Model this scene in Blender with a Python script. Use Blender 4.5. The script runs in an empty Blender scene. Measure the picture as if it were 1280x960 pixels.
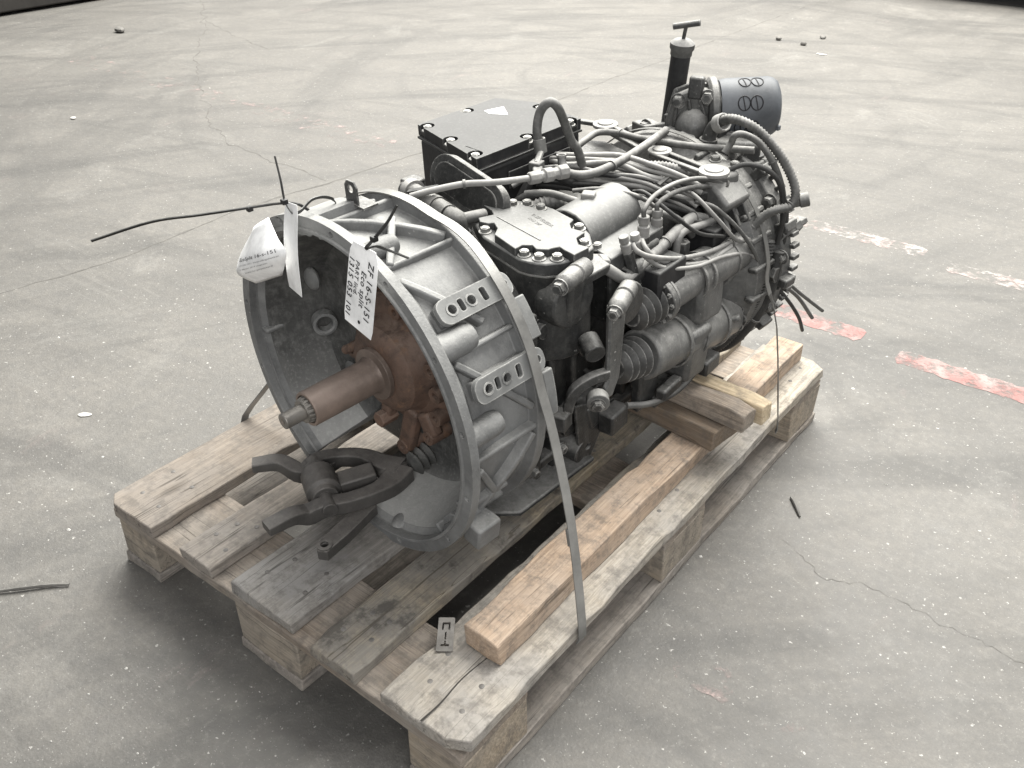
import bpy, bmesh, math, random
from mathutils import Vector, Matrix, Euler, noise
from mathutils.geometry import tessellate_polygon
random.seed(7)
PI = math.pi
scene = bpy.context.scene
C = scene.collection

# ------------------------------------------------------------------ camera, world, lamps, exposure
cam_data = bpy.data.cameras.new('camera')
cam = bpy.data.objects.new('camera', cam_data); C.objects.link(cam)
cam.location = (1.30293, -0.52764, 1.17134)
cam.rotation_euler = (0.994726, -0.000867, 0.666557)
cam_data.sensor_width = 36.0; cam_data.lens = 36.0 * 1145.0 / 1280.0
cam_data.clip_start = 0.02; cam_data.clip_end = 200
scene.camera = cam

world = bpy.data.worlds.new('World'); scene.world = world; world.use_nodes = True
world.node_tree.nodes['Background'].inputs[0].default_value = (0.96, 0.98, 1.0, 1)
world.node_tree.nodes['Background'].inputs[1].default_value = 0.36

def area(name, loc, target, sx, sy, power, col):
    l = bpy.data.lights.new(name, 'AREA'); l.shape = 'RECTANGLE'; l.size = sx; l.size_y = sy
    l.energy = power; l.color = col
    o = bpy.data.objects.new(name, l); C.objects.link(o); o.location = loc
    o.rotation_euler = (Vector(target) - Vector(loc)).to_track_quat('-Z', 'Y').to_euler()
    return o
area('hall_area_light', (-1.6, 5.6, 6.5), (-1.6, 4.8, 0), 10.0, 6.0, 3000, (1.0, 0.985, 0.935))  # skylight over the far floor
area('hall_area_light', (1.0, 0.9, 4.6), (0.5, 0.7, 0), 2.0, 3.0, 70, (1.0, 0.99, 0.97))  # skylight above the pallet
area('hall_area_light', (3.5, -2.6, 2.6), (0.4, 0.4, 0.3), 3.0, 2.0, 120, (1.0, 0.99, 0.98))  # fill lamp added low at front right to brighten upright faces, no skylight

scene.view_settings.view_transform = 'Standard'; scene.view_settings.look = 'None'
scene.view_settings.gamma = 1.0; scene.view_settings.exposure = 0.05
scene.view_settings.use_curve_mapping = False

# ------------------------------------------------------------------ materials
class NT:
    def __init__(s, name):
        s.m = bpy.data.materials.new(name); s.m.use_nodes = True
        s.t = s.m.node_tree; s.n = s.t.nodes; s.b = s.n['Principled BSDF']
    def node(s, typ, **kw):
        n = s.n.new(typ)
        for k, v in kw.items():
            if hasattr(n, k): setattr(n, k, v)
            else: n.inputs[k.replace('_', ' ')].default_value = v
        return n
    def link(s, a, b): s.t.links.new(a, b)
    def coords(s, scale=(1, 1, 1), obj=True, rand=True):
        tc = s.node('ShaderNodeTexCoord')
        mp = s.node('ShaderNodeMapping'); mp.inputs['Scale'].default_value = scale
        s.link(tc.outputs['Object' if obj else 'Generated'], mp.inputs['Vector'])
        if rand:
            oi = s.node('ShaderNodeObjectInfo'); mu = s.node('ShaderNodeMath', operation='MULTIPLY'); mu.inputs[1].default_value = 37.0
            s.link(oi.outputs['Random'], mu.inputs[0])
            cx = s.node('ShaderNodeCombineXYZ')
            for i in range(3): s.link(mu.outputs[0], cx.inputs[i])
            s.link(cx.outputs[0], mp.inputs['Location'])
        return mp.outputs[0]
    def noise(s, vec, scale, detail=6, rough=0.6, dist=0.0):
        n = s.node('ShaderNodeTexNoise'); n.inputs['Scale'].default_value = scale; n.inputs['Detail'].default_value = detail
        n.inputs['Roughness'].default_value = rough; n.inputs['Distortion'].default_value = dist
        s.link(vec, n.inputs['Vector']); return n.outputs[0]
    def ramp(s, fac, stops):
        r = s.node('ShaderNodeValToRGB'); e = r.color_ramp.elements
        while len(e) < len(stops): e.new(0.5)
        for el, (p, c) in zip(e, stops):
            el.position = p; el.color = (c, c, c, 1) if not hasattr(c, '__len__') else (*c, 1)
        s.link(fac, r.inputs[0]); return r.outputs[0]
    def mix(s, fac, a, b, blend='MIX'):
        m = s.node('ShaderNodeMix', data_type='RGBA', blend_type=blend)
        for v, i in ((fac, 0), (a, 6), (b, 7)):
            if hasattr(v, 'is_linked'): s.link(v, m.inputs[i])
            elif i == 0: m.inputs[0].default_value = v
            else: m.inputs[i].default_value = (*v, 1)
        return m.outputs[2]
    def math(s, op, a, b=0.0):
        m = s.node('ShaderNodeMath', operation=op)
        for v, i in ((a, 0), (b, 1)):
            if hasattr(v, 'is_linked'): s.link(v, m.inputs[i])
            else: m.inputs[i].default_value = v
        return m.outputs[0]
    def bump(s, h, strength, dist):
        b = s.node('ShaderNodeBump'); b.inputs['Strength'].default_value = strength; b.inputs['Distance'].default_value = dist
        s.link(h, b.inputs['Height']); s.link(b.outputs[0], s.b.inputs['Normal'])
    def set(s, **kw):
        for k, v in kw.items(): s.b.inputs[k.replace('_', ' ')].default_value = v
    def color(s, c): s.link(c, s.b.inputs['Base Color'])

MATS = {}
def dusty(name, base, dust, amount=0.6, rough=(0.5, 0.8), metal=0.0, bump=0.25, chips=0.0, spec=0.4, top=True, grain=90, edge=0.0, edgecol=(0.42, 0.41, 0.39), even=False, rust=False):
    """painted or bare metal with grime in its colour and workshop dust settled on upward faces"""
    s = NT(name); v = s.coords()
    n1 = s.noise(v, 9, 8, 0.65); n2 = s.noise(v, 60, 6, 0.7); n3 = s.noise(v, grain * 4, 3, 0.5)
    col = s.mix(s.ramp(n1, [(0.3, 0.0), (0.75, 1.0)]), tuple(c * 0.58 for c in base), tuple(c * 1.55 for c in base))
    g = s.node('ShaderNodeNewGeometry'); sx = s.node('ShaderNodeSeparateXYZ'); s.link(g.outputs['True Normal' if False else 'Normal'], sx.inputs[0])
    up = s.ramp(sx.outputs[2], [(0.15, 0.0), (0.95, 1.0)])
    pat = s.ramp(s.math('ADD', s.math('MULTIPLY', n1, 0.5), s.math('MULTIPLY', n2, 0.5)), [(0.30, 0.72), (0.62, 1.0)] if even else [(0.36, 0.22), (0.58, 1.0)])
    f = s.math('MULTIPLY', s.math('MULTIPLY', up, pat), amount) if top else s.math('MULTIPLY', pat, amount)
    film = s.math('MULTIPLY', s.ramp(n2, [(0.46, 0.0), (0.70, 1.0)]), 0.14 * amount)
    f = s.math('MAXIMUM', f, film)
    col = s.mix(f, col, dust)
    run = s.noise(s.coords((14, 14, 2.2)), 3.0, 6, 0.7)
    col = s.mix(s.math('MULTIPLY', s.ramp(run, [(0.50, 0.0), (0.68, 1.0)]), 0.22 * amount), col, tuple(min(1, c * 0.45) for c in dust))
    if edge:
        bv = s.node('ShaderNodeBevel', samples=4); bv.inputs['Radius'].default_value = 0.0035
        dt = s.node('ShaderNodeVectorMath', operation='DOT_PRODUCT'); s.link(bv.outputs[0], dt.inputs[0]); s.link(g.outputs['Normal'], dt.inputs[1])
        ed = s.ramp(dt.outputs['Value'], [(0.86, 1.0), (0.985, 0.0)])
        ed = s.math('MULTIPLY', s.math('MULTIPLY', ed, s.ramp(n2, [(0.40, 0.0), (0.62, 1.0)])), edge)
        col = s.mix(ed, col, edgecol)
    spk = s.math('MULTIPLY', s.math('MULTIPLY', s.ramp(s.noise(v, 170, 4, 0.65), [(0.52, 0.0), (0.64, 1.0)]), s.ramp(sx.outputs[2], [(0.0, 0.12), (0.7, 1.0)])), 0.30 * amount)
    col = s.mix(spk, col, dust)
    if rust:
        col = s.mix(s.math('MULTIPLY', s.ramp(s.noise(v, 26, 7, 0.72, 0.5), [(0.50, 0.0), (0.62, 1.0)]), 0.7), col, (0.060, 0.042, 0.034))
        col = s.mix(s.math('MULTIPLY', s.ramp(s.noise(v, 34, 6, 0.7), [(0.56, 0.0), (0.66, 1.0)]), 0.55), col, (0.22, 0.125, 0.075))
    if chips:
        c = s.ramp(s.noise(v, 130, 3, 0.5), [(0.71, 0.0), (0.745, 1.0)])
        col = s.mix(s.math('MULTIPLY', c, chips), col, (0.5, 0.49, 0.47))
    s.color(col)
    rr = s.node('ShaderNodeMapRange'); s.link(s.math('MAXIMUM', f, s.math('MULTIPLY', n2, 0.6)), rr.inputs[0])
    rr.inputs[3].default_value = rough[0]; rr.inputs[4].default_value = rough[1]; s.link(rr.outputs[0], s.b.inputs['Roughness'])
    s.set(Metallic=metal, Specular_IOR_Level=spec)
    s.bump(s.math('ADD', s.math('MULTIPLY', n3, 0.6), s.math('MULTIPLY', n2, 1.0)), bump, 0.0015)
    MATS[name] = s.m; return s.m

DUST = (0.47, 0.46, 0.435)
dusty('cast_dark', (0.018, 0.0185, 0.0185), DUST, 0.4, (0.30, 0.7), bump=0.6, chips=0.5, edge=0.8)
dusty('cast_mid', (0.034, 0.0345, 0.034), DUST, 0.55, (0.32, 0.75), bump=0.6, chips=0.45, edge=0.85)
dusty('cast_light', (0.070, 0.0703, 0.0685), DUST, 0.7, (0.32, 0.7), bump=0.55, chips=0.5, edge=0.8)
dusty('rubber_fin', (0.040, 0.040, 0.039), (0.34, 0.335, 0.32), 0.5, (0.4, 0.7), bump=0.1, edge=0.9)
dusty('cover_paint', (0.028, 0.029, 0.029), (0.52, 0.515, 0.495), 0.44, (0.5, 0.72), bump=0.25, edge=0.6, even=True)
dusty('black_paint', (0.010, 0.010, 0.011), (0.45, 0.445, 0.425), 0.19, (0.55, 0.75), bump=0.15, edge=0.35, even=True)
dusty('bell_cast', (0.155, 0.157, 0.156), (0.43, 0.425, 0.405), 0.52, (0.5, 0.8), metal=0.0, bump=0.7, chips=0.4, edge=0.25, edgecol=(0.42, 0.42, 0.40))
dusty('bell_plate', (0.140, 0.142, 0.140), (0.32, 0.32, 0.305), 0.4, (0.5, 0.75), metal=0.0, bump=0.25, chips=0.9, edge=0.9, edgecol=(0.62, 0.61, 0.58))
dusty('bell_inner', (0.058, 0.058, 0.056), (0.62, 0.615, 0.59), 0.75, (0.6, 0.85), bump=0.5, chips=0.1, even=True)  # darker tone for the bell's inner walls, paler where they face up
dusty('rust_cast', (0.122, 0.076, 0.056), (0.29, 0.22, 0.18), 0.6, (0.5, 0.85), bump=0.6, edge=0.5, edgecol=(0.26, 0.19, 0.15), rust=True)
dusty('rust_sleeve', (0.195, 0.150, 0.125), (0.36, 0.29, 0.25), 0.5, (0.36, 0.6), metal=0.25, bump=0.12)
dusty('steel', (0.24, 0.225, 0.205), (0.36, 0.34, 0.31), 0.5, (0.35, 0.6), metal=0.6, bump=0.12)
dusty('bolt_zinc', (0.16, 0.16, 0.153), (0.55, 0.54, 0.515), 0.85, (0.4, 0.7), metal=0.4, bump=0.12)
dusty('fork_iron', (0.055, 0.052, 0.049), (0.26, 0.24, 0.22), 0.5, (0.42, 0.75), bump=0.5, edge=0.5, edgecol=(0.25,0.24,0.22))
dusty('rubber', (0.024, 0.024, 0.0235), (0.26, 0.255, 0.245), 0.45, (0.5, 0.8), bump=0.15, spec=0.3)
dusty('hose_grey', (0.065, 0.065, 0.062), (0.45, 0.44, 0.42), 0.8, (0.5, 0.8), bump=0.2, spec=0.3)
dusty('hose_pale', (0.19, 0.187, 0.18), (0.52, 0.51, 0.485), 0.85, (0.5, 0.8), bump=0.2, spec=0.3)
dusty('black_plastic', (0.012, 0.012, 0.012), (0.25, 0.25, 0.24), 0.35, (0.35, 0.6), bump=0.05)
dusty('filter_blue', (0.088, 0.095, 0.105), (0.22, 0.225, 0.235), 0.3, (0.5, 0.7), bump=0.04)
dusty('strap_steel', (0.20, 0.197, 0.188), (0.36, 0.355, 0.335), 0.45, (0.35, 0.55), metal=0.3, bump=0.15)
dusty('clip_steel', (0.20, 0.185, 0.17), (0.34, 0.33, 0.31), 0.6, (0.4, 0.7), metal=0.4, bump=0.3)
dusty('paper', (0.92, 0.92, 0.915), (0.86, 0.86, 0.85), 0.1, (0.5, 0.6), bump=0.02)
dusty('ink', (0.012, 0.012, 0.014), (0.02, 0.02, 0.02), 0.0, (0.6, 0.7), bump=0.0)
dusty('print_grey', (0.25, 0.25, 0.25), (0.3, 0.3, 0.3), 0.0, (0.6, 0.7), bump=0.0)
dusty('stone', (0.10, 0.095, 0.088), (0.3, 0.29, 0.27), 0.4, (0.8, 0.9), bump=0.5)
dusty('chip_pale', (0.40, 0.39, 0.365), (0.66, 0.645, 0.61), 0.8, (0.8, 0.9), bump=0.2, top=False)
dusty('crack_dark', (0.07, 0.066, 0.06), (0.17, 0.163, 0.15), 0.8, (0.85, 0.95), bump=0.2, top=False)
dusty('rack_dark', (0.02, 0.018, 0.016), (0.08, 0.07, 0.06), 0.4, (0.7, 0.9), bump=0.2)

def wood(name, light, dark, grey, gamt, axis='Y', stain=0.0):
    s = NT(name)
    sc = {'Y': (11, 0.45, 11), 'X': (0.45, 11, 11)}[axis]
    v = s.coords(sc); vi = s.coords((1, 1, 1))
    grain = s.noise(v, 9, 9, 0.65, 0.6); fine = s.noise(v, 24, 7, 0.72, 0.4); big = s.noise(vi, 4.5, 5, 0.6); blot = s.noise(vi, 13, 6, 0.68)
    col = s.mix(s.ramp(grain, [(0.34, 0.0), (0.66, 1.0)]), dark, light)
    col = s.mix(s.math('MULTIPLY', s.ramp(fine, [(0.45, 1.0), (0.56, 0.0)]), 0.45), col, tuple(c * 0.42 for c in dark))
    col = s.mix(s.math('MULTIPLY', s.ramp(s.math('ADD', s.math('MULTIPLY', big, 0.6), s.math('MULTIPLY', blot, 0.4)), [(0.40, 0.0), (0.58, 1.0)]), gamt), col, grey)
    # knots
    vo = s.node('ShaderNodeTexVoronoi'); vo.inputs['Scale'].default_value = 1.0
    kv = s.coords({'Y': (9, 3.2, 9), 'X': (3.2, 9, 9)}[axis]); s.link(kv, vo.inputs['Vector'])
    col = s.mix(s.math('MULTIPLY', s.ramp(vo.outputs['Distance'], [(0.05, 1.0), (0.13, 0.0)]), 0.55), col, tuple(c * 0.35 for c in dark))
    ck = s.noise(s.coords({'Y': (26, 0.5, 26), 'X': (0.5, 26, 26)}[axis]), 1.6, 3, 0.5, 0.5)
    line = s.math('MULTIPLY', s.ramp(s.math('ABSOLUTE', s.math('SUBTRACT', ck, 0.5)), [(0.0025, 1.0), (0.010, 0.0)]), s.ramp(big, [(0.46, 0.0), (0.56, 1.0)]))
    col = s.mix(s.math('MULTIPLY', line, 0.75), col, tuple(c * 0.22 for c in dark))
    dirt = s.noise(vi, 38, 6, 0.75)
    col = s.mix(s.math('MULTIPLY', s.ramp(dirt, [(0.48, 0.0), (0.64, 1.0)]), 0.55), col, (0.115, 0.105, 0.095))
    if stain:
        col = s.mix(s.math('MULTIPLY', s.ramp(blot, [(0.56, 0.0), (0.64, 1.0)]), stain), col, (0.075, 0.068, 0.06))
    s.color(col); s.set(Roughness=0.82, Specular_IOR_Level=0.25)
    s.bump(s.math('ADD', s.math('MULTIPLY', grain, 0.5), fine), 0.55, 0.0025)
    MATS[name] = s.m
GREY = (0.215, 0.203, 0.188)
wood('wood_beige', (0.30, 0.258, 0.212), (0.21, 0.175, 0.142), (0.25, 0.225, 0.20), 0.75, stain=0.12)
wood('wood_grey', (0.37, 0.33, 0.285), (0.24, 0.21, 0.18), (0.27, 0.25, 0.228), 0.85, stain=0.3)
wood('wood_dusty', (0.34, 0.318, 0.288), (0.245, 0.225, 0.20), (0.285, 0.275, 0.262), 0.9, stain=0.35)
wood('wood_stained', (0.52, 0.45, 0.33), (0.29, 0.235, 0.165), (0.20, 0.19, 0.175), 0.85, stain=0.75)
wood('wood_pale', (0.47, 0.425, 0.36), (0.33, 0.29, 0.235), (0.325, 0.308, 0.285), 0.85, stain=0.3)
wood('wood_orange', (0.53, 0.405, 0.30), (0.39, 0.28, 0.195), (0.42, 0.345, 0.28), 0.75, stain=0.2)
wood('wood_cross', (0.36, 0.305, 0.25), (0.23, 0.187, 0.148), (0.28, 0.255, 0.225), 0.75, axis='X')
wood('wood_fresh', (0.62, 0.52, 0.37), (0.48, 0.375, 0.245), (0.43, 0.36, 0.27), 0.4, axis='X')
wood('wood_brown', (0.27, 0.205, 0.145), (0.16, 0.115, 0.078), (0.20, 0.172, 0.145), 0.7, axis='X')
wood('wood_block', (0.47, 0.40, 0.31), (0.29, 0.235, 0.175), (0.29, 0.262, 0.225), 0.7, axis='X', stain=0.4)

def floor_material():
    s = NT('concrete'); v = s.coords((1, 1, 1), rand=False)
    a = s.noise(v, 0.8, 8, 0.62); b = s.noise(v, 3.6, 9, 0.70, 0.4); c = s.noise(v, 26, 7, 0.72); d = s.noise(v, 190, 4, 0.6); sm = s.noise(v, 1.5, 7, 0.6, 1.8)
    col = s.mix(s.ramp(a, [(0.32, 0.0), (0.68, 1.0)]), (0.140, 0.131, 0.118), (0.182, 0.171, 0.153))
    col = s.mix(s.math('MULTIPLY', s.ramp(b, [(0.36, 1.0), (0.60, 0.0)]), 0.40), col, (0.098, 0.094, 0.087))
    col = s.mix(s.math('MULTIPLY', s.ramp(sm, [(0.50, 0.0), (0.70, 1.0)]), 0.40), col, (0.088, 0.085, 0.079))
    col = s.mix(s.math('MULTIPLY', s.ramp(c, [(0.36, 1.0), (0.58, 0.0)]), 0.50), col, (0.120, 0.116, 0.110))
    # tyre smears: noise stretched along arcs about a few turning centres of the forklifts
    for cx, cy, k, amt, lo in ((3.2, -1.6, 6.0, 0.75, 0.52), (-1.2, 3.3, 5.0, 0.55, 0.54), (4.5, 5.5, 3.4, 0.55, 0.54), (-6.5, 6.0, 3.0, 0.60, 0.53), (1.2, -9.0, 6.0, 0.60, 0.54)):
        ds = s.node('ShaderNodeVectorMath', operation='DISTANCE'); s.link(v, ds.inputs[0]); ds.inputs[1].default_value = (cx, cy, 0)
        sp = s.node('ShaderNodeSeparateXYZ'); s.link(v, sp.inputs[0]); cb = s.node('ShaderNodeCombineXYZ')
        s.link(s.math('MULTIPLY', ds.outputs['Value'], k), cb.inputs[0]); s.link(s.math('MULTIPLY', sp.outputs[0], 0.6), cb.inputs[1]); s.link(s.math('MULTIPLY', sp.outputs[1], 0.6), cb.inputs[2])
        n = s.noise(cb.outputs[0], 1.0, 6, 0.6, 0.15)
        brk = s.ramp(b, [(0.36, 0.35), (0.55, 1.0)])
        col = s.mix(s.math('MULTIPLY', s.math('MULTIPLY', s.ramp(n, [(lo, 0.0), (lo + 0.13, 1.0)]), brk), amt * 0.78), col, (0.062, 0.060, 0.057))
    # worn lighter scuffs and remains of reddish paint
    e = s.noise(v, 2.3, 8, 0.74, 0.8)
    col = s.mix(s.math('MULTIPLY', s.ramp(e, [(0.56, 0.0), (0.70, 1.0)]), 0.34), col, (0.285, 0.275, 0.252))
    mp2 = s.coords((2.6, 1.1, 1), rand=False); pk = s.noise(mp2, 1.9, 9, 0.78, 0.4)
    col = s.mix(s.math('MULTIPLY', s.ramp(pk, [(0.61, 0.0), (0.72, 1.0)]), 0.34), col, (0.30, 0.235, 0.218))
    # pale and dark flecks in the surface
    f1 = s.noise(v, 90, 3, 0.55); f2 = s.noise(v, 230, 2, 0.5); f3 = s.noise(v, 48, 4, 0.6)
    col = s.mix(s.math('MULTIPLY', s.ramp(f1, [(0.675, 0.0), (0.705, 1.0)]), 0.70), col, (0.50, 0.485, 0.455))
    col = s.mix(s.math('MULTIPLY', s.ramp(f2, [(0.68, 0.0), (0.71, 1.0)]), 0.45), col, (0.50, 0.485, 0.455))
    col = s.mix(s.math('MULTIPLY', s.ramp(f3, [(0.71, 0.0), (0.745, 1.0)]), 0.6), col, (0.105, 0.10, 0.094))
    oil = s.noise(v, 2.9, 6, 0.62, 0.3)
    col = s.mix(s.math('MULTIPLY', s.ramp(oil, [(0.66, 0.0), (0.74, 1.0)]), 0.40), col, (0.075, 0.062, 0.058))
    g1 = s.noise(v, 62, 8, 0.8); g2 = s.noise(v, 340, 3, 0.6)
    col = s.mix(s.math('MULTIPLY', s.ramp(g1, [(0.40, 1.0), (0.52, 0.0)]), 0.30), col, (0.088, 0.085, 0.080))
    col = s.mix(s.math('MULTIPLY', s.ramp(g1, [(0.54, 0.0), (0.64, 1.0)]), 0.30), col, (0.25, 0.24, 0.22))
    col = s.mix(s.math('MULTIPLY', s.ramp(g2, [(0.42, 1.0), (0.56, 0.0)]), 0.30), col, (0.095, 0.092, 0.086))
    scr = s.node('ShaderNodeTexCoord'); smp = s.node('ShaderNodeMapping'); smp.inputs['Rotation'].default_value = (0, 0, 0.72); smp.inputs['Scale'].default_value = (2.2, 60, 1); s.link(scr.outputs['Object'], smp.inputs['Vector'])
    sc2 = s.noise(smp.outputs[0], 1.0, 5, 0.6, 0.6)
    col = s.mix(s.math('MULTIPLY', s.math('MULTIPLY', s.ramp(sc2, [(0.60, 0.0), (0.68, 1.0)]), s.ramp(a, [(0.45, 0.0), (0.6, 1.0)])), 0.14), col, (0.26, 0.25, 0.23))
    s.color(col)
    rr = s.node('ShaderNodeMapRange'); s.link(b, rr.inputs[0]); rr.inputs[3].default_value = 0.42; rr.inputs[4].default_value = 0.8
    s.link(rr.outputs[0], s.b.inputs['Roughness']); s.set(Specular_IOR_Level=0.45)
    s.bump(s.math('ADD', s.math('MULTIPLY', c, 1.0), s.math('MULTIPLY', d, 0.6)), 0.45, 0.004)
    MATS['concrete'] = s.m
floor_material()

def worn_paint(name, col, keep, scale=30):
    s = NT(name); v = s.coords((1, 1, 1), rand=False)
    n = s.noise(v, scale, 8, 0.72); n2 = s.noise(v, scale * 0.33, 5, 0.6)
    m = s.math('ADD', s.math('MULTIPLY', n, 0.55), s.math('MULTIPLY', n2, 0.45))
    a = s.ramp(m, [(1 - keep - 0.05, 0.0), (1 - keep + 0.06, 1.0)])
    tone = s.ramp(s.noise(v, 12, 6, 0.7), [(0.42, 0.0), (0.62, 1.0)])
    s.color(s.mix(tone, col, (0.43, 0.325, 0.305)))
    s.link(s.math('MULTIPLY', a, 0.72), s.b.inputs['Alpha']); s.set(Roughness=0.7)
    MATS[name] = s.m
worn_paint('paint_red', (0.36, 0.170, 0.155), 0.53)
worn_paint('paint_pink', (0.27, 0.225, 0.21), 0.42)
worn_paint('paint_white', (0.50, 0.475, 0.45), 0.48, 45)

# ------------------------------------------------------------------ mesh helpers
def basis(d):
    d = Vector(d).normalized(); a = Vector((0, 0, 1)) if abs(d.z) < 0.9 else Vector((1, 0, 0))
    u = a.cross(d).normalized(); return u, d.cross(u).normalized(), d
def smooth_path(pts, n=6):
    p = [Vector(q) for q in pts]
    if len(p) < 3: return p
    p = [p[0] * 2 - p[1]] + p + [p[-1] * 2 - p[-2]]; out = []
    for i in range(1, len(p) - 2):
        for k in range(n):
            t = k / n; a, b, c, d = p[i - 1], p[i], p[i + 1], p[i + 2]
            out.append(0.5 * (2 * b + (c - a) * t + (2 * a - 5 * b + 4 * c - d) * t * t + (3 * b - a - 3 * c + d) * t ** 3))
    out.append(p[-2]); return out
GB = None; OFF = Vector((0, 0, 0))
class MB:
    def __init__(s): s.v = []; s.f = []
    def add(s, vs, fs):
        o = len(s.v); s.v += [tuple(v) for v in vs]; s.f += [tuple(i + o for i in f) for f in fs]; return s
    def box(s, c, d, rot=None, taper=1.0):
        c = Vector(c); R = rot if rot is not None else Matrix.Identity(3); vs = []
        for k in (-1, 1):
            t = taper if k > 0 else 1.0
            for x, y in ((-1, -1), (1, -1), (1, 1), (-1, 1)):
                vs.append(c + R @ Vector((x * d[0] / 2 * t, y * d[1] / 2 * t, k * d[2] / 2)))
        return s.add(vs, [(3, 2, 1, 0), (4, 5, 6, 7), (0, 1, 5, 4), (1, 2, 6, 5), (2, 3, 7, 6), (3, 0, 4, 7)])
    def cyl(s, a, b, r, r2=None, n=20, caps=True):
        return s.lathe(a, Vector(b) - Vector(a), [(r, 0), (r if r2 is None else r2, (Vector(b) - Vector(a)).length)], n, caps)
    def lathe(s, o, d, prof, n=24, caps=True, a0=0.0, a1=2 * PI, close=False):
        u, w, d = basis(d); o = Vector(o); full = abs(a1 - a0 - 2 * PI) < 1e-6; m = n if full else n + 1; vs = []
        for r, t in prof:
            for i in range(m):
                a = a0 + (a1 - a0) * i / n; vs.append(o + d * t + (u * math.cos(a) + w * math.sin(a)) * r)
        fs = []; L = len(prof)
        for j in range(L if close else L - 1):
            k = (j + 1) % L
            for i in range(n):
                i2 = (i + 1) % m; fs.append((j * m + i, j * m + i2, k * m + i2, k * m + i))
        if caps and full and not close: fs += [tuple(reversed(range(m))), tuple((L - 1) * m + i for i in range(m))]
        if close and not full: fs += [tuple(j * m for j in range(L)), tuple(j * m + n for j in reversed(range(L)))]
        return s.add(vs, fs)
    def tube(s, pts, r, n=10, sm=6, ridge=0.0, pitch=0.006, hollow=False):
        p = smooth_path(pts, sm) if sm else [Vector(q) for q in pts]
        if ridge:
            L = sum((p[i + 1] - p[i]).length for i in range(len(p) - 1)); m = int(L / pitch * 2); q = []; i = 0; acc = 0
            for k in range(m + 1):
                t = L * k / m
                while i < len(p) - 2 and acc + (p[i + 1] - p[i]).length < t: acc += (p[i + 1] - p[i]).length; i += 1
                sl = (p[i + 1] - p[i]).length; q.append(p[i].lerp(p[i + 1], max(0, min(1, (t - acc) / max(sl, 1e-9)))))
            p = q
        vs = []; fs = []; up = None
        for i, c in enumerate(p):
            t = (p[min(i + 1, len(p) - 1)] - p[max(i - 1, 0)]).normalized()
            if up is None: up = basis(t)[0]
            up = (up - t * up.dot(t)).normalized(); w = t.cross(up)
            rr = (r[min(i, len(r) - 1)] if hasattr(r, '__len__') else r) * (1 + (ridge if i % 2 else -ridge) if ridge else 1)
            vs += [c + (up * math.cos(2 * PI * k / n) + w * math.sin(2 * PI * k / n)) * rr for k in range(n)]
        for i in range(len(p) - 1):
            for k in range(n): fs.append((i * n + k, i * n + (k + 1) % n, (i + 1) * n + (k + 1) % n, (i + 1) * n + k))
        fs += [tuple(reversed(range(n))), tuple((len(p) - 1) * n + k for k in range(n))]
        return s.add(vs, fs)
    def prism(s, poly, o, ex, ey, h, holes=()):
        """polygon (with holes) in the plane o + ex*a + ey*b, extruded by vector h"""
        o = Vector(o); ex = Vector(ex); ey = Vector(ey); h = Vector(h)
        loops = [list(poly)] + [list(q) for q in holes]; flat = [q for l in loops for q in l]
        tris = tessellate_polygon([[Vector((a, b, 0)) for a, b in l] for l in loops]); N = len(flat)
        vs = [o + ex * a + ey * b for a, b in flat]; vs += [v + h for v in vs]
        fs = [tuple(t) for t in tris] + [tuple(i + N for i in reversed(t)) for t in tris]; st = 0
        for l in loops:
            m = len(l)
            for i in range(m): fs.append((st + i, st + (i + 1) % m, st + (i + 1) % m + N, st + i + N))
            st += m
        return s.add(vs, fs)
    def hexbolt(s, p, d, r=0.009, h=0.007, washer=True):
        p = Vector(p); d = Vector(d).normalized()
        if washer: s.cyl(p, p + d * 0.0022, r * 1.35, n=14)
        s.cyl(p + d * 0.002, p + d * (h + 0.002), r, n=6); s.cyl(p + d * (h + 0.002), p + d * (h + 0.0032), r * 0.8, r * 0.7, n=6); return s
    def ball(s, c, r, n=12, sq=(1, 1, 1)):
        vs = []; fs = []; c = Vector(c)
        for j in range(n // 2 + 1):
            for i in range(n):
                t = PI * j / (n // 2); a = 2 * PI * i / n
                vs.append(c + Vector((math.sin(t) * math.cos(a) * sq[0], math.sin(t) * math.sin(a) * sq[1], math.cos(t) * sq[2])) * r)
        for j in range(n // 2):
            for i in range(n): fs.append((j * n + i, (j + 1) * n + i, (j + 1) * n + (i + 1) % n, j * n + (i + 1) % n))
        return s.add(vs, fs)
    def ribbon(s, pts, w, th, wdir, sm=6):
        p = smooth_path(pts, sm) if sm else [Vector(q) for q in pts]; vs = []; fs = []
        wd = wdir if hasattr(wdir, '__call__') else (lambda i, t: Vector(wdir))
        for i, c in enumerate(p):
            t = (p[min(i + 1, len(p) - 1)] - p[max(i - 1, 0)]).normalized(); x = wd(i / (len(p) - 1), t); x = (x - t * x.dot(t)).normalized(); nrm = t.cross(x)
            vs += [c - x * w / 2 - nrm * th / 2, c + x * w / 2 - nrm * th / 2, c + x * w / 2 + nrm * th / 2, c - x * w / 2 + nrm * th / 2]
        for i in range(len(p) - 1):
            for k in range(4): fs.append((i * 4 + k, i * 4 + (k + 1) % 4, i * 4 + 4 + (k + 1) % 4, i * 4 + 4 + k))
        fs += [(3, 2, 1, 0), tuple(len(p) * 4 - 4 + k for k in range(4))]
        return s.add(vs, fs)
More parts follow.
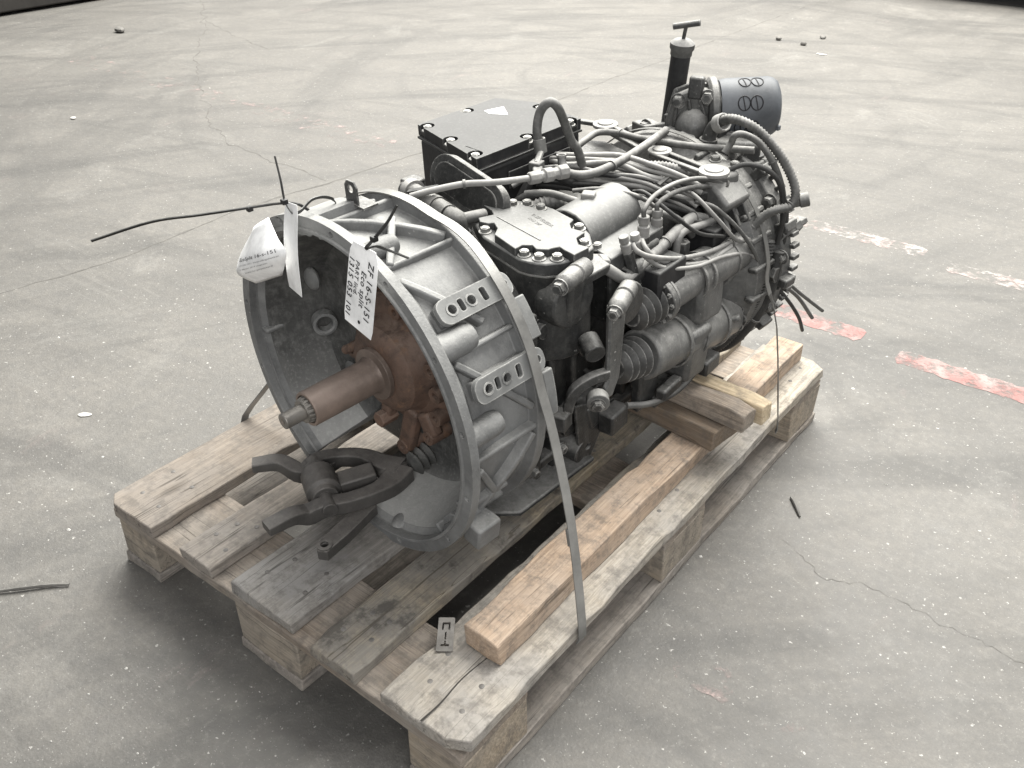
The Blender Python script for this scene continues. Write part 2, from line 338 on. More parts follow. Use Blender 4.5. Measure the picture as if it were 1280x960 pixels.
    def build(s, name, mat, parent=None, bevel=0.0, angle=35, seg=2, loc=None):
        me = bpy.data.meshes.new(name); me.from_pydata(s.v, [], s.f)
        bm = bmesh.new(); bm.from_mesh(me); bmesh.ops.remove_doubles(bm, verts=bm.verts, dist=1e-6); bmesh.ops.recalc_face_normals(bm, faces=bm.faces); bm.to_mesh(me); bm.free()
        me.materials.append(MATS[mat]); me.shade_smooth(); me.set_sharp_from_angle(angle=math.radians(angle))
        o = bpy.data.objects.new(name, me); C.objects.link(o)
        if parent is not None: o.parent = parent
        if loc is not None: o.location = loc
        elif parent is not None and parent is GB: o.location = OFF
        if bevel:
            b = o.modifiers.new('bevel', 'BEVEL'); b.width = bevel; b.segments = seg; b.limit_method = 'ANGLE'; b.angle_limit = math.radians(40); b.harden_normals = False
        return o
def tag(o, label, cat, group=None):
    o['label'] = label; o['category'] = cat
    if group: o['group'] = group
    return o
def structure(o): o['kind'] = 'structure'; return o
def empty(name, loc, rot=(0, 0, 0)):
    o = bpy.data.objects.new(name, None); C.objects.link(o); o.location = loc; o.rotation_euler = rot; o.empty_display_size = 0.05; return o
def rotz(a): return Matrix.Rotation(a, 3, 'Z')

# ------------------------------------------------------------------ floor
fl = MB(); fl.add([(-16, -6, 0), (14, -6, 0), (14, 22, 0), (-16, 22, 0)], [(0, 1, 2, 3)])
floor = structure(fl.build('floor', 'concrete'))

def crack(pts, w, jit=0.008, step=0.03, seed=1):
    rnd = random.Random(seed); P = [Vector((*p, 0)) for p in pts]; path = []
    for i in range(len(P) - 1):
        n = max(2, int((P[i + 1] - P[i]).length / step))
        for k in range(n): path.append(P[i].lerp(P[i + 1], k / n))
    path.append(P[-1]); vs = []; fs = []; off = 0
    for i, c in enumerate(path):
        t = (path[min(i + 1, len(path) - 1)] - path[max(i - 1, 0)]).normalized(); nn = Vector((-t.y, t.x, 0))
        off = off * 0.75 + rnd.uniform(-jit, jit) * 0.6; ww = w * max(0.12, rnd.gauss(0.55, 0.4)) * (0.2 if i in (0, len(path) - 1) else 1)
        vs += [c + nn * (off - ww / 2) + Vector((0, 0, 0.0006)), c + nn * (off + ww / 2) + Vector((0, 0, 0.0006))]
    for i in range(len(path) - 1): fs.append((2 * i, 2 * i + 1, 2 * i + 3, 2 * i + 2))
    m = MB(); m.add(vs, fs); return m.build('crack', 'crack_dark', floor)
crack([(-1.21, .2), (-1.21, .37), (-1.18, .5), (-1.16, .66), (-1.15, .89), (-1.17, 1.17), (-1.15, 1.39), (-1.12, 1.51), (-1.12, 1.74), (-1.1, 1.96), (-1.1, 2.81), (-1.11, 3.28), (-1.09, 3.79), (-1.1, 4.41), (-1.08, 5.34), (-1.09, 7.5)], 0.010, seed=2)
crack([(-4.9, 3.6), (-4.32, 3.27), (-3.76, 2.92), (-3.19, 2.46), (-2.72, 2.1), (-2.45, 1.95), (-1.98, 1.64), (-1.77, 1.59), (-1.61, 1.56), (-1.43, 1.55), (-1.15, 1.53)], 0.008, 0.026, seed=3)
crack([(-3.76, 2.92), (-3.28, 2.75), (-2.85, 2.68)], 0.006, 0.015, seed=4)
crack([(.9, .78), (.97, .76), (1.01, .73), (1.07, .76), (1.11, .77), (1.19, .76), (1.28, .75), (1.4, .76)], 0.0011, 0.010, 0.009, seed=5)

def stripe(x0, x1, y0, y1, mat, seed):
    rnd = random.Random(seed); n = int((x1 - x0) / 0.012); vs = []; fs = []
    for i in range(n + 1):
        x = x0 + (x1 - x0) * i / n; e = 0.6 if i in (0, n) else 1.0; ym = (y0 + y1) / 2; hh = (y1 - y0) / 2 * e
        vs += [(x, ym - hh + rnd.uniform(-.005, .005), 0.0011), (x, ym + hh + rnd.uniform(-.005, .005), 0.0011)]
    for i in range(n): fs.append((2 * i, 2 * i + 2, 2 * i + 3, 2 * i + 1))
    m = MB(); m.add(vs, fs); return m.build('painted_stripe', mat, floor)
stripe(.44, .755, 1.585, 1.655, 'paint_red', 1)
stripe(.855, 1.45, 1.545, 1.615, 'paint_red', 2)
stripe(-0.1, .72, 2.19, 2.265, 'paint_white', 3)
stripe(.80, 1.3, 2.14, 2.215, 'paint_white', 4)
stripe(-3.5, -1.25, 1.86, 2.0, 'paint_pink', 5)
stripe(.90, 1.12, .385, .45, 'paint_pink', 6)

# pale chips and grit lying on the floor: nobody could count them
rnd = random.Random(11); m = MB()
for i in range(850):
    if rnd.random() < 0.72: x = rnd.uniform(-1.0, 1.7); y = rnd.uniform(-.5, 2.0)
    else: x = rnd.uniform(-4.5, 1.5); y = rnd.uniform(0.5, 6)
    if -.03 < x < .84 and -.03 < y < 1.22 and rnd.random() < .9: continue
    r = rnd.choice([.0007, .0009, .0011, .0013, .0016, .0022, .0034]) * rnd.uniform(.7, 1.4); k = rnd.randint(4, 6); a0 = rnd.random() * 6; st = rnd.uniform(.4, 1)
    ring = [(x + r * math.cos(a0 + 6.283 * j / k) * rnd.uniform(.7, 1.2), y + r * st * math.sin(a0 + 6.283 * j / k) * rnd.uniform(.7, 1.2), 0.0003) for j in range(k)]
    m.add(ring + [(x, y, r * .6 + .0006)], [(j, (j + 1) % k, k) for j in range(k)])
chips = m.build('floor_chips', 'chip_pale'); chips['kind'] = 'stuff'; chips['label'] = 'pale paint chips and grit scattered over the floor'

def lump(name, x, y, r, sq, mat, label, cat, group=None, seed=0, rz=0.0):
    rnd = random.Random(seed); m = MB(); m.ball((0, 0, 0), r, 10, sq)
    m.v = [tuple(Vector(v) * (1 + .45 * noise.noise(Vector(v) / r * 1.1 + Vector((seed * 3.1, 0, 0))))) for v in m.v]
    zmin = min(v[2] for v in m.v); m.v = [(v[0], v[1], v[2] - zmin) for v in m.v]
    o = m.build(name, mat, angle=25, loc=(x, y, 0.0)); o.rotation_euler.z = rz; return tag(o, label, cat, group)
lump('stone', -3.86, 2.41, .034, (1.3, .7, .42), 'stone', 'dark stone on the pale floor near the far dark rack at left', 'stone', 'stones on the floor', 1)
lump('stone', -.82, 4.57, .015, (1, 1, .7), 'stone', 'dark stone right behind the tube with the T handle, leftmost of three', 'stone', 'stones on the floor', 2)
lump('stone', -.66, 4.54, .015, (1.3, .8, .6), 'stone', 'middle dark stone of three lying behind the gearbox', 'stone', 'stones on the floor', 3)
lump('stone', -.64, 4.76, .017, (1, 1.2, .5), 'stone', 'farthest dark stone of three lying behind the gearbox', 'stone', 'stones on the floor', 4)
lump('paint_flake', -.50, 4.40, .022, (1.3, .6, .12), 'chip_pale', 'flat pale flake on the floor behind the grey oil filter', 'flake', 'pale flakes on the floor', 5)
lump('paint_flake', -.48, .20, .011, (1.5, .8, .15), 'chip_pale', 'flat pale flake on the floor left of the pallet', 'flake', 'pale flakes on the floor', 6, .6)
lump('paint_flake', -2.54, 1.36, .013, (1.1, .9, .3), 'chip_pale', 'pale chip on the open floor at far left', 'flake', 'pale flakes on the floor', 7)
def stick(pts, r, label, mat='stone'):
    m = MB(); q = smooth_path(pts, 4); m.tube(q, [r * (.6 + .4 * math.sin(PI * i / (len(q) - 1)) + .2 * random.random()) for i in range(len(q))], 6, 0)
    return tag(m.build('twig', mat), label, 'twig', 'twigs on the floor')
stick([(-.13, -.22, .004), (-.075, -.16, .006), (-.045, -.125, .005), (-.018, -.10, .004)], .0034, 'dark twig on the floor at the left edge of the picture')
stick([(.875, .905, .003), (.89, .89, .005), (.913, .862, .003)], .0030, 'short dark twig on the floor right of the pallet')

# far things at the top edge: only their feet show
rk = empty('storage_rack', (-5.1, 2.6, 0)); tag(rk, 'dark storage rack foot at the top left corner of the picture', 'rack', 'dark racks at the far edge')
def rel(o, c): return tuple(Vector(c) - o.location)
MB().box((.02, -.02, .16), (.55, 1.3, .28)).build('bottom_beam', 'rack_dark', rk, .01)
MB().box((.16, -.45, .03), (.16, .16, .06)).build('foot', 'rack_dark', rk, .006)
MB().box((.16, .40, .03), (.16, .16, .06)).build('foot', 'rack_dark', rk, .006)
MB().box((-.04, -.02, .6), (.5, 1.3, .8)).build('load', 'rack_dark', rk, .02)
rk = empty('storage_rack', (.6, 7.12, 0)); tag(rk, 'dark rack with its foot at the top edge, behind the gearbox', 'rack', 'dark racks at the far edge')
MB().box((-1.70, -1.06, .10), (.22, .13, .2)).build('foot', 'rack_dark', rk, .006)
MB().box((.35, .0, .50), (3.6, 1.7, .5)).build('load', 'rack_dark', rk, .02)
MB().box((.35, -.75, .20), (3.6, .10, .09)).build('bottom_beam', 'rack_dark', rk, .006)

# ------------------------------------------------------------------ pallet
def plank(name, mat, parent, x0, x1, y0, y1, z0, z1, seed, jit=0.0032, clip=(), along='Y', chip=0.011, off=None):
    """a sawn board as a grid box with wandering edges, worn arrises and chipped ends"""
    rnd = random.Random(seed); cx, cy, cz = (x0 + x1) / 2, (y0 + y1) / 2, (z0 + z1) / 2
    nx, ny = (5, max(8, int((y1 - y0) / .035))) if along == 'Y' else (max(8, int((x1 - x0) / .035)), 5)
    vs = []; fs = []; idx = {}
    def prt(i, j, k):
        fx, fy = i / nx, j / ny; x = x0 + (x1 - x0) * fx; y = y0 + (y1 - y0) * fy
        for (ca, cb) in clip:      # sawn-off corners
            px_, py_ = (x0 if ca < 0 else x1), (y0 if cb < 0 else y1)
            dd = abs(x - px_) + abs(y - py_)
            if dd < .016: y = py_ - (cb) * (.016 - abs(x - px_)) if abs(y - py_) < .016 else y
        n3 = Vector((x * 3 + seed, y * 3, k * .7)); q = noise.noise_vector(n3 * 2.3) * jit + noise.noise_vector(n3 * 9) * jit * .6
        edge = (i in (0, nx)) if along == 'Y' else (j in (0, ny)); end = (j in (0, ny)) if along == 'Y' else (i in (0, nx))
        z = (z0, z1)[k]
        if edge and k == 1: z -= max(0, noise.noise(Vector((seed * 2.2, (y if along == 'Y' else x) * 14, i))) - .15) * chip * 2
        if end and k == 1: z -= max(0, noise.noise(Vector((seed, (x if along == 'Y' else y) * 30, 5))) - .05) * chip
        return (x + q.x - cx, y + q.y - cy, z + q.z * .35 - cz)
    for k in (0, 1):
        for j in range(ny + 1):
            for i in range(nx + 1): idx[i, j, k] = len(vs); vs.append(prt(i, j, k))
    for j in range(ny):
        for i in range(nx):
            fs.append((idx[i, j, 1], idx[i + 1, j, 1], idx[i + 1, j + 1, 1], idx[i, j + 1, 1])); fs.append((idx[i, j, 0], idx[i, j + 1, 0], idx[i + 1, j + 1, 0], idx[i + 1, j, 0]))
    for j in range(ny):
        for i in (0, nx): fs.append((idx[i, j, 0], idx[i, j + 1, 0], idx[i, j + 1, 1], idx[i, j, 1]))
    for i in range(nx):
        for j in (0, ny): fs.append((idx[i, j, 0], idx[i + 1, j, 0], idx[i + 1, j, 1], idx[i, j, 1]))
    mb = MB(); mb.add(vs, fs)
    o = mb.build(name, mat, parent, bevel=.0022, angle=50, loc=(cx - (off[0] if off else 0), cy - (off[1] if off else 0), cz - (off[2] if off else 0)))
    return o
P0 = (.4, .6, 0)
pallet = empty('pallet', P0); tag(pallet, 'worn grey wooden pallet carrying the gearbox', 'pallet')
deck = [('wood_beige', -.002, .128, ((-1, -1), (-1, 1))), ('wood_grey', .204, .284, ()), ('wood_dusty', .331, .472, ()), ('wood_stained', .520, .610, ()), ('wood_pale', .658, .806, ((1, -1), (1, 1)))]
boards = []
for i, (mt, a, b, cl) in enumerate(deck):
    boards.append(plank('deck_board', mt, pallet, a, b, -.002 + .004 * (i % 3), 1.19, .1225, .1445, 20 + i, clip=cl, off=P0))
boards[0]['label'] = 'clean beige deck board along the left side'; boards[2]['label'] = 'dusty grey deck board in the middle'
boards[3]['label'] = 'deck board with dark oil stains'; boards[4]['label'] = 'pale split deck board along the right side'
for j, y in enumerate((.003, .5225, 1.042)):
    plank('stringer_board', 'wood_cross', pallet, .002, .802, y, y + .145, .1003, .122, 40 + j, along='X', off=P0)
for j, y in enumerate((.006, .5275, 1.043)):
    for i, (a, b) in enumerate(((.004, .104), (.33, .475), (.702, .802))):
        plank('block', 'wood_block', pallet, a, b, y, y + .14, .0225, .0998, 60 + 3 * j + i, chip=.004, off=P0)
for i, (a, b) in enumerate(((.003, .103), (.33, .475), (.703, .803))):
    plank('bottom_board', 'wood_grey', pallet, a, b, .003, 1.187, .001, .0222, 80 + i, off=P0)
# nail heads: real small discs
for i, (mt, a, b, cl) in enumerate(deck):
    for y in (.05, .105, .57, .63, 1.09, 1.15):
        for f in (.25, .75):
            x = a + (b - a) * f + random.uniform(-.008, .008); yy = y + random.uniform(-.012, .012)
            MB().lathe((x - P0[0], yy - P0[1], .1435), (0, 0, 1), [(.0042, 0), (.0042, .0012), (.003, .0017)], 8).build('nail', 'fork_iron', pallet)
# long split in the pale board and a splinter on the stained one
sp = MB(); q = [(.735, .002, .1448), (.7365, .04, .1448), (.733, .09, .1448), (.7385, .15, .1448), (.742, .21, .1448)]
vs = []; fs = []
for i, p in enumerate(smooth_path(q, 5)):
    w = .0028 * (1 - i / 21) + .0004; vs += [(p.x - w / 2 - P0[0], p.y - P0[1], p.z + .0004), (p.x + w / 2 - P0[0], p.y - P0[1], p.z + .0004)]
for i in range(len(vs) // 2 - 1): fs.append((2 * i, 2 * i + 1, 2 * i + 3, 2 * i + 2))
sp.add(vs, fs); sp.build('split', 'rack_dark', pallet)

# loose timbers
o = plank('timber_beam', 'wood_orange', None, .692, .757, .137, 1.172, .1455, .186, 101, jit=.004, chip=.012)
tag(o, 'long orange brown timber lying along the right side of the pallet', 'timber', 'loose timbers on the pallet')
o.rotation_euler.z = .004
o = plank('timber_block', 'wood_brown', None, .43, .787, .725, .815, .1875, .228, 102, jit=.004, along='X', chip=.01)
tag(o, 'dark brown cross timber, lower of two stacked under the gearbox tail', 'timber', 'loose timbers on the pallet'); o.rotation_euler.z = -.10
o = plank('timber_block', 'wood_cross', None, .50, .823, .745, .785, .2295, .268, 103, jit=.003, along='X', chip=.01)
tag(o, 'grey cross timber stacked on top under the gearbox tail', 'timber', 'loose timbers on the pallet'); o.rotation_euler.z = -.06
o = plank('timber_offcut', 'wood_fresh', None, .56, .836, .787, .822, .2295, .266, 104, jit=.004, along='X', chip=.016)
tag(o, 'pale freshly split timber strip beside the grey cross timber', 'timber', 'loose timbers on the pallet'); o.rotation_euler.z = -.06

# ------------------------------------------------------------------ gearbox: x to the right, y back along the shaft, z up, origin at the flange centre
GM = Matrix.Rotation(-0.119236, 3, 'Z') @ Matrix.Rotation(0.046843, 3, 'X'); GO = Vector((.39852, .22242, .41113))
def w2l(p): return GM.transposed() @ (Vector(p) - GO)
def l2w(p): return GM @ Vector(p) + GO
OFF = Vector((0, -.30, .2765))
GB = empty('gearbox', l2w(-OFF), (0.046843, 0, -0.119236))
tag(GB, 'dusty dark grey truck gearbox with open bell housing, strapped on the pallet', 'gearbox')
def pol(deg, r, y): a = math.radians(deg); return Vector((r * math.cos(a), y, r * math.sin(a)))
def frame(deg):
    a = math.radians(deg); rad = Vector((math.cos(a), 0, math.sin(a))); tan = Vector((-math.sin(a), 0, math.cos(a)))
    return tan, Vector((0, 1, 0)), rad
def bar(m, a, b, w, h, up):
    a = Vector(a); b = Vector(b); d = (b - a); L = d.length; d.normalize(); up = Vector(up); x = d.cross(up).normalized(); z = x.cross(d)
    R = Matrix((x, d, z)).transposed(); return m.box((a + b) / 2, (w, L, h), R)
def circ(cx, cy, r, n=14): return [(cx + r * math.cos(2 * PI * i / n), cy + r * math.sin(2 * PI * i / n)) for i in range(n)]
def rrect(cx, cy, w, h, r, n=4):
    out = []
    for sx, sy, a0 in ((1, 1, 0), (-1, 1, 90), (-1, -1, 180), (1, -1, 270)):
        for k in range(n + 1):
            a = math.radians(a0 + 90 * k / n); out.append((cx + sx * (w / 2 - r) + r * math.cos(a), cy + sy * (h / 2 - r) + r * math.sin(a)))
    return out
Y = Vector((0, 1, 0)); X = Vector((1, 0, 0)); Z = Vector((0, 0, 1))

# --- bell housing
A0, A1 = math.radians(-54), math.radians(272)
bell = MB().lathe((0, 0, 0), Y, [(.2560, .0135), (.262, .0135), (.259, .026), (.250, .034), (.2465, .08), (.2455, .139), (.262, .141), (.262, .158), (.20, .158), (.10, .150), (.095, .128), (.190, .122), (.214, .110), (.232, .06), (.248, .022)], 120, False, A0, A1, True).build('bell_housing', 'bell_cast', GB, .0012, 30)
MB().lathe((0, 0, 0), Y, [(.2470, .0225), (.2310, .060), (.2130, .1095), (.1895, .1210), (.0935, .1268), (.0945, .1285), (.1900, .1225), (.2140, .1105), (.2322, .0605), (.2480, .0230)], 120, False, A0 + .004, A1 - .004, True).build('bell_interior', 'bell_inner', bell, 0, 30)
pts = []
n = 120
for i in range(n + 1):
    a = A0 + (A1 - A0) * i / n; pts.append((-.2765 * math.cos(a), .2765 * math.sin(a)))
for i in range(n, -1, -1):
    a = A0 + (A1 - A0) * i / n; pts.append((-.2550 * math.cos(a), .2550 * math.sin(a)))
holes = [circ(.2665 * math.cos(math.radians(p)), .2665 * math.sin(math.radians(p)), .0048, 10) for p in (-72, -38, -12, 12, 35, 60, 85, 112, 140, 168, 195, 222)]
MB().prism(pts, (0, 0, 0), X, Z, (0, .0140, 0), holes).build('flange_ring', 'bell_cast', bell, .0014, 30)
MB().lathe((0, 0, 0), Y, [(.2545, .010), (.2545, -.0030), (.2590, -.0030), (.2605, .001), (.2605, .010)], 120, False, A0 + .01, A1 - .01, True).build('pilot_lip', 'bell_cast', bell, .0006, 30)
m = MB()
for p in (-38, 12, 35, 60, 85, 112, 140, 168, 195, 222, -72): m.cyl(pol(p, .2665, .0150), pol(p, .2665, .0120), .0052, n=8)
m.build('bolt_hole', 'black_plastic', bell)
# axial ribs, each its own piece
for p, r, w, y0, y1 in ((118, .2525, .008, .012, .142), (96, .2535, .009, .012, .142), (66, .2520, .007, .012, .142), (33, .2530, .008, .012, .142), (-2, .2530, .008, .012, .142), (-24, .2535, .008, .012, .1), (-46, .254, .008, .012, .142), (150, .2525, .008, .012, .142), (180, .2525, .008, .012, .142)):
    t, a, rd = frame(p); MB().box(pol(p, r - .004, (y0 + y1) / 2), (w, y1 - y0, .022), Matrix((t, a, rd)).transposed()).build('rib', 'bell_cast', bell, .003)
# diagonal ribs
for (p0, y0, p1, y1) in ((96, .03, 68, .135), (66, .03, 84, .10), (60, .025, 38, .10), (31, .03, 6, .135), (-4, .135, -22, .07), (-22, .07, -45, .03), (-6, .03, -22, .07), (116, .03, 98, .12)):
    q = [pol(p0 + (p1 - p0) * k / 5, .2495, y0 + (y1 - y0) * k / 5) for k in range(6)]
    mm = MB(); mm.ribbon(q, .0105, .026, lambda t, tt: Y.cross(tt) * 0 + (Vector((1, 0, 1)) if False else tt.cross(Vector((math.cos(math.radians(p0 + (p1 - p0) * t)), 0, math.sin(math.radians(p0 + (p1 - p0) * t)))))), 0)
    mm.build('rib', 'bell_cast', bell, .0025)
# bolt bosses behind the flange
for p, L, r in ((36.5, .062, .0205), (8, .060, .0185), (74, .055, .015), (103, .055, .015), (-33, .05, .014), (135, .05, .015)):
    MB().lathe(pol(p, .2545, .0125), Y, [(r, 0), (r, L * .8), (r * .86, L), (r * .45, L + .002)], 22).build('boss', 'bell_cast', bell, .0015)
# the two slotted mounting strips
for p, ln in ((45, .0), (21, .0)):
    t, a, rd = frame(p)
    out = rrect(.0, .098, .036, .128, .014, 5)
    hl = [circ(0, .056, .0066), circ(0, .090, .0066), circ(0, .150, .0055), rrect(0, .073, .017, .0085, .003, 3), rrect(0, .113, .019, .0095, .003, 3)]
    o = MB().prism(out, rd * .2650, t, a, rd * .0090, hl).build('mounting_strip', 'bell_plate', bell, .0012)
    for yy in (.056, .090):
        MB().lathe(rd * .2738 + a * yy, rd, [(.0066, -.004), (.0092, -.0002), (.0092, .0012), (.0066, .0012)], 18, False, close=True).build('hole_rim', 'bell_plate', o)
    MB().box(rd * .2535 + a * .095, (.028, .11, .022), Matrix((t, a, rd)).transposed()).build('strip_base', 'bell_cast', o, .003)
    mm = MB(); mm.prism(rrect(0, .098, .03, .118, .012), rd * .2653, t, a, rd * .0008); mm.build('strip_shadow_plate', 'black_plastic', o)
# rear rim struts (slotted webs between the strips at the back of the bell)
for p0, p1 in ((40, 27), (17, 2)):
    q = [pol(p0 + (p1 - p0) * k / 6, .272, .158) for k in range(7)]
    MB().ribbon(q, .020, .010, Y, 3).build('web', 'bell_plate', bell, .002)
# foot and lower skirt
t, a, rd = frame(-36)
MB().box((.236, .045, -.158), (.034, .045, .040), Matrix.Rotation(.15, 3, 'Y')).build('foot', 'bell_cast', bell, .004)
MB().prism([(.06, .13), (.150, .13), (.190, .17), (.185, .36), (.06, .36)], (0, 0, -.250), X, Y, (0, 0, .010)).build('sump_flange', 'cast_mid', bell, .003)
for x_, y_ in ((.17, .18), (.172, .25), (.17, .33)): MB().hexbolt((x_, y_, -.250), (0, 0, -1), .008, .006).build('bolt', 'cast_dark', bell)
# pad, bracket and casting letters on top
MB().prism(rrect(0, .05, .06, .09, .012), pol(104, .245, 0), frame(104)[0], Y, frame(104)[2] * .025).build('top_pad', 'bell_cast', bell, .004)
br = MB(); br.prism([(-.014, 0), (.014, 0), (.014, .028), (.008, .036), (-.008, .036), (-.014, .028)], (-.040, .083, .262), X, Z, (0, .0025, 0), [circ(0, .024, .0055, 12)])
br.box((-.033, .095, .263), (.040, .026, .003)); br.build('lug_bracket', 'cast_mid', bell)
# inside: inspection port and boss marks
MB().lathe((-.186, .092, .004), Vector((.93, -.42, 0)), [(.0135, -.012), (.0205, -.012), (.0205, .006), (.0165, .007), (.0135, .004)], 24, False, close=True).build('inspection_port', 'bell_cast', bell)
MB().ball((-.150, .108, -.08), .016, 12, (1, .5, 1)).build('cast_bump', 'bell_cast', bell)
MB().ball((-.190, .085, .09), .020, 12, (1, .5, 1)).build('cast_bump', 'bell_cast', bell)
MB().ball((.06, .035, -.243), .018, 12, (1, 1.6, .4)).build('cast_bump', 'bell_cast', bell)

# --- rusty front bearing cover, guide sleeve and input shaft
z0 = .006
cov = MB().lathe((0, 0, z0), Y, [(.02, .058), (.050, .058), (.062, .061), (.073, .071), (.077, .088), (.084, .096), (.108, .100), (.113, .106), (.113, .13), (.02, .13)], 56, False, close=True).build('bearing_cover', 'rust_cast', GB, .002, 30)
def boss(x, y, z, r, L=.045, mat='rust_cast', parent=None, hole=.45):
    return MB().lathe((x, y, z), Y, [(.0005, .010), (r * hole, .010), (r * hole, .0006), (r, 0), (r * 1.08, .006), (r * 1.15, L), (.0005, L)], 18, False).build('bolt_boss', mat, parent or cov, 0)
for k, (x, y, z) in enumerate(((-.106, .084, -.017), (.016, .09, .100), (.073, .088, .080), (.092, .086, .030), (.100, .085, -.010), (.096, .085, -.055), (-.06, .09, .088), (-.100, .088, .045), (-.085, .088, -.07))):
    boss(x, y, z + .004, .0125)
for (a, b, w) in (((.03, .098, -.07), (.0, .098, -.158), .030), ((-.02, .090, -.06), (-.022, .082, -.108), .022), ((.06, .096, -.06), (.078, .096, -.098), .03)):
    mm = MB(); bar(mm, a, b, w, .020, Y); mm.build('cover_arm', 'rust_cast', cov, .005)
boss(0, .086, -.158, .013); MB().cyl((-.022, .062, -.100), (-.022, .095, -.100), .014, n=6).build('hex_stud', 'rust_cast', cov, .001)
boss(.074, .084, -.1, .012); MB().lathe((-.125, .085, -.02), Vector((.6, .1, .4)), [(.008, 0), (.008, .05)], 12).build('cover_arm', 'rust_cast', cov, .002)
sl = MB().lathe((0, 0, z0), Y, [(.0225, -.072), (.0268, -.072), (.0275, -.070), (.0280, .040), (.0310, .047), (.0425, .0495), (.0430, .0575), (.0225, .0575)], 48, False, close=True).build('guide_sleeve', 'rust_sleeve', GB, .0006, 30)
sh = MB().cyl((0, -.113, z0), (0, -.070, z0), .0122, n=32).build('input_shaft', 'steel', GB, .0018)
MB().lathe((0, -.1133, z0), Y, [(.0005, .006), (.003, .0), (.0042, -.0001)], 12, False).build('centre_hole', 'rust_sleeve', sh)
mm = MB().cyl((0, -.080, z0), (0, .04, z0), .0185, n=30)
for k in range(15):
    a = 2 * PI * k / 15; rd = Vector((math.cos(a), 0, math.sin(a))); tn = Vector((-math.sin(a), 0, math.cos(a)))
    mm.box(rd * .0200 + Vector((0, -.022, z0)), (.0046, .118, .0045), Matrix((tn, Y, rd)).transposed(), .75)
mm.build('spline', 'steel', sh, .0005)

# --- clutch release fork hanging out of the window
def loft(m, path, wid, hgt, up=Z):
    """rounded rectangular section swept along a path"""
    p = smooth_path(path, 5); nn = len(p); K = 20; vs = []; fs = []
    def sample(l, t):
        f = t * (len(l) - 1); i = min(int(f), len(l) - 2); return l[i] + (l[i + 1] - l[i]) * (f - i)
    for i, c in enumerate(p):
        t = (p[min(i + 1, nn - 1)] - p[max(i - 1, 0)]).normalized(); x = t.cross(up).normalized(); zz = x.cross(t); w = sample(wid, i / (nn - 1)) / 2; h = sample(hgt, i / (nn - 1)) / 2
        for k in range(K):
            a = 2 * PI * (k + .5) / K; ca, sa = math.cos(a), math.sin(a); q = .24
            vs.append(c + x * w * math.copysign(abs(ca) ** q, ca) + zz * h * math.copysign(abs(sa) ** q, sa))
    for i in range(nn - 1):
        for k in range(K): fs.append((i * K + k, i * K + (k + 1) % K, (i + 1) * K + (k + 1) % K, (i + 1) * K + k))
    fs += [tuple(reversed(range(K))), tuple((nn - 1) * K + k for k in range(K))]
    return m.add(vs, fs)
fz = -.199
fork = MB()
loft(fork, [(.006, .074, fz), (-.026, .062, fz), (-.066, .050, fz + .002), (-.096, .022, fz + .004), (-.108, -.012, fz + .008), (-.112, -.044, fz + .001), (-.150, -.060, fz + .012), (-.176, -.096, fz + .014)], [.048, .037, .027, .0245, .027, .026, .026, .026], [.030, .027, .026, .025, .027, .027, .021, .016])
loft(fork, [(.006, .074, fz), (.018, .042, fz), (.020, .010, fz + .002), (.008, -.034, fz + .004), (-.008, -.070, fz + .008), (-.020, -.094, fz + .001), (-.023, -.120, fz + .013), (-.028, -.164, fz + .014)], [.048, .039, .028, .0255, .027, .027, .027, .028], [.030, .027, .026, .025, .027, .028, .021, .016])
fork.ball((-.002, .066, fz), .031, 16, (1.0, 1.0, .44))
fk = fork.build('release_fork', 'fork_iron', GB, 0, 50)
d = Vector((.100, -.042, 0)).normalized(); bc_ = Vector((-.052, -.045, fz + .012))
MB().lathe(bc_ - d * .030, d, [(.012, -.012), (.021, -.012), (.0225, 0), (.0285, .004), (.0285, .052), (.0225, .056), (.021, .066), (.012, .066)], 28, False, close=True).build('pivot_bush', 'fork_iron', fk, .001)
MB().cyl(bc_ - d * .066, bc_ + d * .068, .0125, n=20).build('pivot_pin', 'fork_iron', fk, .001)
bk = MB(); bar(bk, (-.040, -.020, fz + .004), (-.014, .036, fz + .008), .036, .026, Z); bk.build('slide_block', 'fork_iron', fk, .003)
bk = MB(); bk.prism([(-.014, 0), (0, -.013), (.014, -.004), (.004, .05), (-.014, .115), (-.040, .115), (-.026, .04)], (.042, -.112, fz - .034), X, Y, (0, 0, .020), [circ(.001, .002, .0065, 12)]); bk.build('pivot_bracket', 'fork_iron', fk, .003)
bk = MB(); bk.prism([(-.016, .012), (0, .020), (.015, .010), (.018, -.035), (-.018, -.035)], (-.105, .016, fz - .012), X, Y, (0, 0, .018), [circ(0, .004, .0065, 12)]); bk.build('pivot_bracket', 'fork_iron', fk, .003)
MB().lathe((.0425, -.110, fz - .0150), Z, [(.0065, 0), (.0125, 0), (.0125, .004), (.0065, .004)], 16, False, close=True).build('bracket_eye', 'fork_iron', fk)
by = [(.011, -.004)]
for k in range(6): by += [(.0235, .004 + k * .0135), (.0150, .0108 + k * .0135)]
MB().lathe((.022, .088, fz + .016), Vector((.02, 1, .16)), by + [(.0205, .09), (.022, .13)], 24).build('push_rod_boot', 'hose_grey', fk)
bc = MB(); bar(bc, (.02, .19, fz + .02), (.02, .26, fz + .03), .08, .07, Z); bc.build('clutch_slave_cylinder', 'cast_dark', GB, .01)

